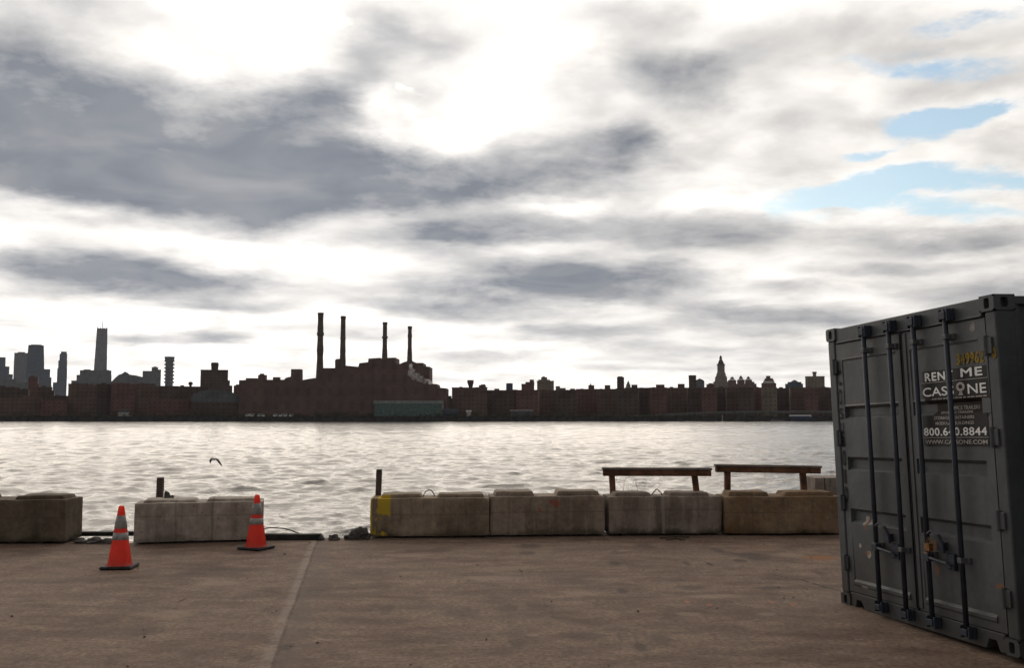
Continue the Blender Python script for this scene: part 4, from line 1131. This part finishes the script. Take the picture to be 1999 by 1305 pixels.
bld('round_tower', 'slim round tower with ridged balconies all the way up', 'tower', 3000, FA['grey'],
    [('wall','lathe',318,338,[(9,822)]+[q for y in range(752,700,-7) for q in ((7.4,y),(7.4,y-3.6),(9.6,y-4.0),(9.6,y-6.4))]+[(8.6,703.5),(8.9,701),(7.2,700.5),(7.0,698.3),(5.4,697)])], 30, 0)
bld('apartment_tower', 'dark square tower with a big roof tank left of the power station', 'apartment tower', 1000, FA['dark'],
    [('wall','box',389.5,443.5,723),('wall','box',442,447.5,743),('wall','box',446,452.5,753),('roof_tank','fru',410.5,423.5,724,409.5,424.5,712),('roof_tank','lathe',409,425,[(7.4,713),(7.4,709),(5.5,707.6)],7)], 22, 0)

# --- housing blocks on the left bank
grp = 'brown brick housing blocks on the far bank'
bld('housing_block', 'dark brown housing block at the left edge of the far bank', 'housing block', 740, FA['dark'], [('wall','box',-40,36,757),('wall','box',34,54,760),('bulkhead','box',-4,8,753.5,758),('bulkhead','box',18,25,755,758)], 20, group=grp)
bld('housing_tower', 'small dark red tower rising over the leftmost housing blocks', 'housing tower', 790, FA['red'], [('wall','box',53,71,737),('wall','box',68,74,751),('bulkhead','box',57,64,734,738)], 14, group=grp)
bld('housing_block', 'dark housing block right of the small red tower', 'housing block', 750, FA['dark'], [('wall','box',72,99,756.5),('wall','box',98,104,763),('bulkhead','box',80,88,753.5,757)], 16, group=grp)
bld('housing_block', 'low dark block below the slim rounded tower', 'housing block', 735, FA['brown'], [('wall','box',101,134,774),('bulkhead','box',108,114,771.5,775)], 16, group=grp)
bld('housing_block', 'low wide brown block in the front row at far left', 'housing block', 705, FA['brown'], [('wall','box',-30,48,778),('wall','box',44,80,774),('trim','box',-30,48,777.2,779)], 14, group=grp)
bld('housing_block', 'low brown block with a light roof edge, second in the left front row', 'housing block', 708, FA['red'], [('wall','box',80,131,783),('trim','box',80,131,782.4,784,CONCR)], 14, group=grp)
bld('housing_block', 'broad brown housing slab below the tapering spiked tower', 'housing block', 722, FA['brown'], [('wall','box',131.5,178,750.5),('wall','box',176,188,752.5),('bulkhead','box',140,152,747.5,751),('bulkhead','box',163,170,748,751)], 20, 0, group=grp)
bld('housing_block', 'tall brown housing slab below the stepped grey block', 'housing block', 728, FA['dark'], [('wall','box',187,217,751),('bulkhead','box',196,205,748,752)], 18, 0, group=grp)
bld('housing_block', 'red brown housing slab below the peaked grey building', 'housing block', 716, FA['red'], [('wall','box',216,252,749),('wall','box',250,262,750.5),('trim','box',216,252,748.4,749.6)], 18, 0, group=grp)
bld('housing_block', 'brown housing slab below the twin stepped office tower', 'housing block', 724, FA['brown'], [('wall','box',261,302,750),('wall','box',300,312,754),('bulkhead','box',270,277,747.5,751)], 18, 0, group=grp)
bld('housing_block', 'dark housing slab below the slim round ridged tower', 'housing block', 730, FA['dark'], [('wall','box',311,347,755),('wall','box',345,404,755.5),('roof_tank','tank',366,375,745,756),('bulkhead','box',350,358,752.5,756)], 18, 0, group=grp)
bld('housing_block', 'low red brown block with a pale roof edge left of the arched hall', 'housing block', 704, FA['red'], [('wall','box',288,374,781),('trim','box',288,374,780.3,781.6,CONCR)], 12, 0, group=grp)
bld('arched_hall', 'grey hall with a low arched metal roof left of the power station', 'hall', 700, FA['grey'],
    [('wall','poly',[(374,822),(374,786),(466,786),(466,822)],FA['dark']),('roof','poly',[(372.5,787),(373,774),(379,769),(388,765),(400,762.5),(415,761.5),(432,762.5),(447,765),(458,768.5),(467,773),(467,787)])], 22, 0)
bld('boiler_house', 'narrow brown wing against the left end of the power station', 'building', 745, FA['brown'], [('wall','box',455,468,753),('wall','box',459,468,751)], 14, 0)
bld('shore_shed', 'small pale shed with a slanted roof on the left far bank', 'shed', 695, FA['pale'], [('wall','box',230,252,806,820),('roof','poly',[(228,807),(235,799),(252,801.5),(256,807)],FA['grey']),('lean_to','box',252,263,812,820)], 6, 0)

# --- the power station
ps = bld('power_station', 'dark brick power station with four tall smokestacks across the river', 'power station', 702, FA['station'],
  [('wall','poly',[(465,822),(465,743),(500,742),(560,742),(586,743),(603,740),(618,738),(700,738),(760,744),(853,750.5),(855,757.5),(871,758.5),(871,822)]),
   ('boiler_hall','poly',[(622,760),(622,727),(628,719),(672,719),(672,714),(698,716.5),(700,709.5),(717,707.5),(718,700.5),(741,699),(741,702),(757,699),(770.5,698.5),(771,710),(778,711.5),(790,706.5),(805,706),(812,709),(825,709),(825,715.5),(838,716.5),(838,760)]),
   ('penthouse','box',476,497,738.5,744),('penthouse','box',500,514,732,744),('penthouse','box',503,510,729.5,733),('penthouse','box',529,541,736.5,744),
   ('elevator_tower','fru',565,585,745,565.5,584.5,721),('lean_roof','poly',[(549,745),(556,738),(566,735.5),(566,745)]),
   ('silo','lathe',645,658,[(6.5,722),(6.5,702),(5,699.5),(2,698.7)],14),
   ('ledge','box',488,560,762.4,764,CONCR),('ledge','box',640,800,763.4,765,CONCR),('ledge','box',478,720,802.4,803.6,CONCR),
   ('recess','box',731,743,760,781,ROOFM)], 26, 0, face=False)
def stack(cx, prof, label=None):
    sc = 702/F*1.0; P = at(cx, 812, 716); X0 = (P.x-ps.location.x); mbk = MB()
    pr = []
    for hw, py in prof: pr.append((hw*716/F, at(cx, py, 716).z-LAND))
    mbk.lathe(pr, X0, 14.0, 24); return mbk.build('smokestack', STK, ps)
m, t, b = new_mat('stack_brick')
tc = t.node('ShaderNodeTexCoord').outputs['Object']; x, y, z = t.xyz(tc)
bn = t.noise(t.vec(0, 0, z), .16, 4, .7); n1 = t.noise(tc, .4, 4, .6)
c = t.mix(t.step(bn, .35, .65), (.085, .056, .046), (.155, .112, .090)); c = t.mix(t.step(n1, .4, .7, 0, .4), c, (.05, .036, .032))
t.put(b.inputs['Base Color'], c); b.inputs['Roughness'].default_value = .9; STK = m
stack(623, [(7.6,742),(7.0,725),(6.3,708),(5.9,697),(6.2,690),(6.6,684),(6.2,676),(5.7,668),(5.5,657),(6.9,654),(6.9,650.5),(5.9,648),(5.9,640),(5.4,634),(5.3,628),(5.6,616),(6.0,614),(6.0,611)])
stack(667.5, [(6.4,722),(6.0,706),(5.4,692),(5.7,688),(5.3,676),(5.0,664),(5.4,661),(4.9,656),(4.7,638),(4.6,625),(5.2,622),(5.3,617.6)])
stack(749.8, [(5.6,705),(5.4,694),(4.8,682),(4.4,668),(4.3,661.5),(6.0,660),(6.0,658.5),(4.2,656),(4.2,645),(4.2,635),(4.7,633),(4.8,629.6)])
stack(798.8, [(7.5,709),(5.0,704),(4.6,690),(4.0,678),(3.9,660),(4.5,657),(3.7,650),(3.6,644),(4.3,642),(4.4,637.6)])
bld('dock_shed', 'long green shed with a pale roof edge before the power station', 'shed', 693, GREENC,
    [('wall','box',731,862,789,820),('roof','box',729,866,782.6,788.6,simple('grey_green_roof',(.24,.25,.23),.8,.2,.4)),('end_pier','box',861,866.5,786,820,CONCR)], 8, 0)
# vans parked nose out along the bank
van = empty('parked_van'); tag(van, 'white van parked nose out on the far bank below the power station', 'van', 'white vans below the power station')
k = MB(); k.box(-.95, .95, .0, 4.6, .45, 2.15); k.frustum((-.93, .93, -.75, .02), .45, (-.90, .90, -.55, .02), 1.25); k.build('body', WHITEP, van, bevel=.08)
k = MB(); k.frustum((-.86, .86, -.36, -.02), 1.27, (-.76, .76, -.10, -.02), 1.98); k.build('windscreen', simple('tinted_glass', (.03, .035, .04), .2, .1), van)
for sx in (-.80, .80):
    for sy in (.1, 3.6):
        k = MB(); k.add([(sx+dx, sy+.36*math.cos(a), .36+.36*math.sin(a)) for dx in (-.12, .12) for a in np.linspace(0, 2*math.pi, 14, endpoint=False)],
                        [(i, (i+1) % 14, 14+(i+1) % 14, 14+i) for i in range(14)] + [tuple(range(14)), tuple(range(27, 13, -1))]); k.build('wheel', ROOFM, van)
for i, px in enumerate((482, 491.5, 505, 513.5, 536, 547, 556.5, 567)):
    v = van if i == 0 else copy_tree(van)
    P = at(px, 816, 692.6); v.location = (P.x, 692.6, LAND); v.rotation_euler = (0, 0, R((-8, 5, 0, 9, -4, 0, 6, -6)[i]))

# --- right bank
gr = 'brown brick housing blocks on the right far bank'
H_ = lambda lab, D, mt, sh, dp=18, yw=None, nm='housing_block', ct='housing block', g=gr: bld(nm, lab, ct, D, FA[mt] if isinstance(mt, str) else mt, sh, dp, yw, g)
bld('shore_shed', 'blue grey shed just right of the power station', 'shed', 695, FA['blue'], [('wall','box',866,894,802,820),('roof','box',864,895,799,802.4,FA['grey'])], 8, 0)
H_('tiny dark building in the sky gap right of the power station', 770, 'dark', [('wall','box',870,884,778),('bulkhead','box',874,881.5,773.5,779)], 10, nm='small_building', ct='building', g=None)
H_('brown block with a funnel shaped roof tank, first right of the power station', 715, 'brown', [('wall','box',882,931,757.5),('wall','box',929,951,757),('bulkhead','box',896,903,755.4,758),('roof_tank','fru',915.5,922,758,912,924.5,747),('roof_tank','box',912,924.5,742.3,747.5),('bulkhead','box',935,948.5,752,758),('bulkhead','box',939,947,750.6,753)], 20, 0)
H_('brown block with a small bulkhead, second right of the power station', 725, 'dark', [('wall','box',950,1012,763),('bulkhead','box',965,974.5,759.2,764),('bulkhead','box',1000,1010,761,764)], 20, 0)
bld('distant_block', 'pale blue grey block peeping over the second brown block', 'office block', 1150, FA['blue'], [('wall','box',988,1001,749.5),('bulkhead','box',990,999,748.5,750)], 14, 0)
H_('brown twin topped tower left of the grey ziggurat block', 860, 'red', [('wall','box',1018,1043,750.5),('wall','box',1026,1043,747),('bulkhead','box',1034,1042.5,741.5,748)], 16, 0, 'housing_tower', 'housing tower')
bld('stepped_tower', 'grey ziggurat topped block highest in the right half row', 'apartment tower', 890, FA['tan'], [('wall','box',1048.5,1081.5,744.5),('setback','box',1051,1074,741.5,746),('setback','box',1056.5,1068.5,736.8,743),('roof_tank','box',1059,1064,735.2,738)], 20, 0)
H_('tiny pale rooftop and brown rooftop right of the ziggurat block', 900, 'tan', [('wall','box',1085,1093.5,754.5),('wall','box',1092,1104.5,758)], 12, 0)
rows = [
 (1008,1050,762.5,'red',[(1022,1030,760)],'red brown slab in front of the twin topped tower'),
 (1050,1085,763,'brown',[(1060,1066,761)],'brown slab in front of the grey ziggurat block'),
 (1085,1126,762.5,'dark',[(1113,1122.5,759.2)],'dark slab with a single bulkhead right of the ziggurat block'),
 (1126,1166,760.5,'red',[(1150,1161,752.5)],'red brown slab with a pointed roof house'),
 (1166,1204,760.5,'brown',[(1181,1192,752.3)],'brown slab with a square roof house left of the slim dark tower'),
 (1203,1246,759.5,'dark',[(1233,1244.5,751.5)],'dark slab at the foot of the slim dark tower'),
 (1244,1270,758,'dark',[],'narrow dark slab right of the green peaked tower'),
 (1269,1301,757.5,'red',[(1281,1298,751.2)],'red brown slab with a wide roof house'),
 (1300,1346,758,'brown',[(1308,1314,755.5),(1323.5,1336.5,749.8)],'brown slab with a small square roof house left of the dark square tower'),
 (1344,1372,758.5,'dark',[],'dark slab below the dark square tower'),
 (1371,1399,757.5,'red',[(1381,1394.5,750.8)],'red brown slab left of the clock tower foot'),
 (1399,1420,758,'dark',[(1404,1412,754.8)],'narrow dark slab straight below the clock tower'),
 (1419,1445,757.5,'brown',[(1426,1436,755)],'brown slab below the leftmost pale pyramid roof'),
 (1444,1472,758,'dark',[],'dark slab below the middle pale pyramid roof'),
 (1471,1489,757.5,'red',[(1475,1482,755.5)],'red brown slab right of the three pale pyramid roofs'),
 (1488,1517,757.5,'tan',[],'tan slab below the tapering pale topped block'),
 (1516,1545,759,'dark',[(1522,1529,756.2)],'dark slab between the pale topped block and the hazy peaked one'),
 (1544,1574,757.5,'brown',[],'brown slab below the hazy peaked block'),
 (1573,1597,758,'red',[(1578,1585,755.5)],'red brown slab second from the container'),
 (1596,1660,757.5,'dark',[(1604,1612,755)],'dark slab meeting the container edge'),
]
for i, (x0, x1, yt, mt, tops, lab) in enumerate(rows):
    D = 722 + (i*37) % 60
    sh = [('wall','box',x0-.6,x1+.6,yt)]
    q = random.Random(i)
    nb = (x1-x0)
    sh += [('wall','box',x0+nb*.62,x1+.3,yt+q.uniform(1.2,2.4))] if i % 3 == 0 else []
    for (a, b_, y_) in tops: sh.append(('bulkhead','box',a,b_,y_,yt+1))
    a = x0+q.uniform(.1,.3)*nb; sh.append(('bulkhead','box',a,a+q.uniform(4,7),yt-q.uniform(.9,1.8),yt+1))
    if i == 3: sh.append(('finial','fru',1152,1155.5,753,1153.5,1154.1,749.2))
    H_(lab, D, mt, sh, 16, ((i*29) % 11-5)*.8)
q = random.Random(77)
xx = 1659
for i in range(11):      # the row carries on behind the steel container
    w = q.uniform(30, 52); yt = q.uniform(752, 760)
    H_('brown housing slab hidden behind the steel container', 724+(i*31) % 55, ('dark','red','brown')[i % 3], [('wall','box',xx-.6,xx+w,yt),('bulkhead','box',xx+w*.3,xx+w*.3+q.uniform(6,10),yt-q.uniform(2,7),yt+1)], 16, ((i*29) % 11-5)*.6, g='brown housing slabs behind the container')
    xx += w
H_('slim dark tower block standing above the right hand row', 830, 'dark', [('wall','box',1205,1219,736.8),('bulkhead','box',1207,1216,735.2,738)], 12, 0, 'housing_tower', 'housing tower')
bld('peaked_tower', 'distant tower with a green peaked roof right of the slim dark tower', 'tower', 1300, FA['tan'], [('wall','box',1222.5,1231.5,752),('wall','box',1220.5,1233.5,757),('roof','fru',1223,1231,752.5,1226.6,1227.4,743.5,GREENC)], 10, 0)
H_('dark square tower left of the clock tower', 835, 'dark', [('wall','box',1345.5,1360,734),('bulkhead','box',1347.5,1359,732.8,735)], 12, 0, 'housing_tower', 'housing tower')
bld('office_block', 'pale angled block tucked behind the dark square tower', 'office block', 1200, FA['grey'], [('wall','poly',[(1360,822),(1360,742.5),(1367,739.4),(1372,741.5),(1376,744),(1376,822)])], 14, 0)
bld('office_block', 'small low grey block at the left foot of the clock tower', 'office block', 1500, FA['grey'], [('wall','box',1380,1396,751),('wall','box',1384,1393,749)], 14, 0)
bld('clock_tower', 'stone clock tower with a lantern topped pyramid roof on the right skyline', 'clock tower', 1750, FA['tan'],
    [('wall','box',1393.5,1422.5,746),('setback','fru',1396,1421,747,1397.5,1420.5,736),('setback','fru',1398.5,1419.5,737,1401,1417.2,727.5),('shaft','box',1401.8,1416.3,712.5,729),
     ('cornice','box',1401,1417,711,713.2,CONCR),('roof','fru',1402.5,1415.6,711.3,1406,1411.8,702.5,ROOFM),('lantern','box',1406.2,1411.4,698.6,703,CONCR),('lantern_roof','fru',1406,1411.6,698.8,1408.4,1409.2,693.8,ROOFM)], 30, 0)
bld('pyramid_topped_block', 'brown block with three pale pyramid roofs right of the clock tower', 'apartment block', 1620, FA['red'],
    [('wall','box',1422,1438.5,743),('wall','box',1440,1455,742.5),('wall','box',1455.5,1469.5,742.5),('wall','box',1424,1478,750),('wall','box',1469,1474,746)]+
    [q for (a, b_, pk) in ((1423.5,1437.5,735.6),(1440.5,1454.8,733.6),(1455.6,1469,735.2)) for q in
     (('pyramid_roof','fru',a,b_,743.2,a+4.8,b_-4.8,737.6,WHITEP),('roof_cap','fru',a+3.2,b_-3.2,738.2,(a+b_)/2-.6,(a+b_)/2+.6,pk,ROOFM))], 16, 0)
bld('stepped_tower', 'brown tapering block with pale upper terraces right of the pyramid roofs', 'apartment tower', 1150, FA['red'],
    [('wall','box',1487.5,1516.5,749),('setback','fru',1489,1515,750,1494,1511,740.5,FA['pale']),('setback','box',1494.5,1510.5,739,746),('roof_tank','box',1497,1505.5,734.2,740)], 18, 0)
bld('office_block', 'hazy block with a peaked middle near the container', 'office block', 1700, FA['blue'], [('wall','box',1534,1569,750),('wall','box',1539,1566,746.5),('roof','fru',1544,1561,747,1550.5,1554,742.2)], 18, 0)
bld('apartment_tower', 'grey flat topped tower with roof tank nearest the container', 'apartment tower', 960, FA['tan'], [('wall','box',1573.5,1611.5,735.5),('roof_tank','box',1588.5,1595.5,727,737),('roof_tank','box',1587.6,1596.4,726,728.5)], 18, 0)
# low things along the right bank
bld('low_pavilion', 'low pale grey pavilion on the bank in the middle right', 'pavilion', 694, FA['grey'], [('wall','box',997,1039,803,820),('roof','box',995.5,1040.5,800.5,803.2,CONCR)], 7, 0)
bld('kiosk', 'small white kiosk on the bank right of the blue grey shed', 'kiosk', 695, FA['pale'], [('wall','box',911,919,804,816),('roof','box',909.8,920.2,801.5,804.2,WHITEP)], 3, 0)
f = bld('ferry_landing', 'dark blue floating landing with a long white roof near the container', 'ferry landing', 683, simple('landing_blue', (.035, .05, .085), .6, .2, .5),
    [('cabin','box',1543,1581,813.4,819.5),('roof','box',1540.5,1583.5,810.6,813.2,WHITEP),('ramp','box',1580,1587,813.8,819.5)], 5, 0, z0=WATER+.15)
mb = MB(); P = at(1562, 812, 683); mb.box(-9, 9, -.5, 6.5, -.45, .35); mb.build('pontoon', simple('pontoon_dark', (.03, .028, .03), .7), f)
mb = MB(); P = at(1519, 819, 684); mb.box(-4.2, 4.2, 0, 3.2, -.5, .75); mb.box(-3.6, -3.4, .2, .35, .75, 1.7); mb.box(3.4, 3.6, .2, .35, .75, 1.7)
tag(mb.build('floating_dock', simple('dock_grey', (.16, .14, .15), .8, .2, 1), None, loc=(P.x, 684, WATER+.1)), 'low grey floating dock left of the white roofed landing', 'dock')
mb = MB(); P = at(1410, 815, 688); mb.lathe([(.40, -5), (.36, 3.9), (.20, 4.3)], 0, 0, 12)
tag(mb.build('mooring_pile', CONCR, None, loc=(P.x, 688, WATER)), 'single pale mooring pile before the bank below the clock tower', 'mooring pile')

# elevated road along the bank
vp = empty('highway_viaduct', (0, 705, LAND)); tag(vp, 'grey elevated highway ramp climbing to the right along the far bank', 'viaduct')
pts = [(1226,814.2),(1262,812.2),(1300,809.6),(1350,807),(1400,805.2),(1460,804.4),(1540,804),(1640,803.6)]
Pq = [at(px, py, 705) for px, py in pts]
deck = MB(); par = MB()
for i in range(len(Pq)-1):
    a, b_ = Pq[i], Pq[i+1]
    for mbx, z0, z1, y0, y1 in ((deck, -1.5, -.35, -.3, 9), (par, -.35, .45, -.45, -.2)):
        n = len(mbx.v)
        za, zb = a.z-LAND, b_.z-LAND
        mbx.add([(a.x, y0, za+z0), (b_.x, y0, zb+z0), (b_.x, y1, zb+z0), (a.x, y1, za+z0), (a.x, y0, za+z1), (b_.x, y0, zb+z1), (b_.x, y1, zb+z1), (a.x, y1, za+z1)],
                [(0,3,2,1),(4,5,6,7),(0,1,5,4),(2,3,7,6)]+([(3,0,4,7)] if i == 0 else [])+([(1,2,6,5)] if i == len(Pq)-2 else []))
deck.build('deck', simple('viaduct_concrete', (.115, .105, .092), .9, .25, .3), vp, fix=True); par.build('parapet', simple('viaduct_parapet', (.17, .16, .145), .9, .2, .3), vp, fix=True)
x = Pq[2].x
while x < Pq[-1].x:
    for a, b_ in zip(Pq, Pq[1:]):
        if a.x <= x <= b_.x: zt = a.z+(b_.z-a.z)*(x-a.x)/(b_.x-a.x)-LAND-1.48
    mb = MB(); mb.box(x-.5, x+.5, .2, 1.2, 0, zt); mb.build('column', simple('column_concrete', (.12, .11, .095), .9), vp) if x == Pq[2].x else None
    if x == Pq[2].x: colm = bpy.data.materials['column_concrete']
    else: mb.build('column', colm, vp)
    x += 9.2

# scrubby trees and hedges along the bank read as one mass
def scrub():
    m = simple('bank_foliage', (.052, .058, .028), .9, .5, .25)
    r_ = np.random.default_rng(3); N = 26000
    cx = r_.uniform(-345, 225, 420); keep = (cx < 35) | (r_.random(420) < .55); cx = cx[keep]
    ch = r_.uniform(1.0, 4.6, len(cx)); cw = ch*r_.uniform(.45, .9, len(cx)); cy = r_.uniform(692.2, 697.5, len(cx))
    k = r_.integers(0, len(cx), N)
    d = r_.normal(size=(N, 3)); d /= np.linalg.norm(d, axis=1, keepdims=True); d *= r_.uniform(.3, 1.0, (N, 1))**.5
    c = np.stack([cx[k]+d[:, 0]*cw[k], cy[k]+d[:, 1]*cw[k], LAND+ch[k]*(.55+.45*d[:, 2])], 1)
    s = r_.uniform(.12, .34, N)
    u = r_.normal(size=(N, 3)); u /= np.linalg.norm(u, axis=1, keepdims=True); w = np.cross(u, r_.normal(size=(N, 3))); w /= np.linalg.norm(w, axis=1, keepdims=True)
    V = np.stack([c-u*s[:, None], c+w*s[:, None]*.6, c+u*s[:, None], c-w*s[:, None]*.6], 1).reshape(-1, 3)
    me = bpy.data.meshes.new('bank_scrub'); me.from_pydata(V.tolist(), [], (np.arange(N*4).reshape(-1, 4)).tolist()); me.materials.append(m)
    o = bpy.data.objects.new('bank_scrub', me); COL.objects.link(o); tag(o, 'dark scrub and small trees along the far bank', 'scrub', kind='stuff')
scrub()

# white steam blown off the roof of the power station
def steam():
    mb = MB(); D = 700.5
    for (px, py, rw, rh, s) in ((803, 718, 4.5, 7, 1), (805, 729, 8.5, 9, 2), (813, 736, 10, 8.5, 3), (822, 741, 10, 6.5, 4), (832, 745, 9.5, 5.2, 5), (841, 748, 7, 3.6, 6)):
        p = at(px, py, D); sc = D/F
        bm = bmesh.new(); bmesh.ops.create_icosphere(bm, subdivisions=3, radius=1)
        vs = []
        for v in bm.verts:
            k = 1+.35*mnoise.noise(v.co*1.6+Vector((s*3, 0, 0)))
            vs.append((p.x+v.co.x*rw*sc*k, -4+v.co.y*rh*sc*k, p.z+v.co.z*rh*sc*k))
        mb.add(vs, [tuple(v.index for v in f.verts) for f in bm.faces]); bm.free()
    m = bpy.data.materials.new('steam'); m.use_nodes = True; t = NT(m.node_tree); t.n.remove(t.n['Principled BSDF'])
    pv = t.node('ShaderNodeVolumePrincipled'); pv.inputs['Color'].default_value = (1, .98, .96, 1); pv.inputs['Anisotropy'].default_value = .55
    tc = t.node('ShaderNodeTexCoord').outputs['Object']
    t.put(pv.inputs['Density'], t.step(t.noise(tc, .45, 5, .6, .5), .32, .80, 0, .75))
    t.l.new(pv.outputs[0], t.n['Material Output'].inputs['Volume'])
    o = mb.build('steam_plume', m, None, loc=(0, D, 0)); tag(o, 'white steam drifting off the right end of the power station roof', 'steam', kind='stuff')
steam()

# ------------------------------------------------------------------ the air between
m = bpy.data.materials.new('air'); m.use_nodes = True; t = NT(m.node_tree); t.n.remove(t.n['Principled BSDF'])
pv = t.node('ShaderNodeVolumePrincipled'); pv.inputs['Color'].default_value = (.82, .88, 1.0, 1); pv.inputs['Density'].default_value = HAZE; pv.inputs['Anisotropy'].default_value = .0
t.l.new(pv.outputs[0], t.n['Material Output'].inputs['Volume'])
mb = MB(); mb.box(-6200, 6200, -60, 5600, -7.2, 470)
tag(mb.build('haze', m), kind='stuff', label='thin blue grey haze over the river and the far towers', cat='haze')
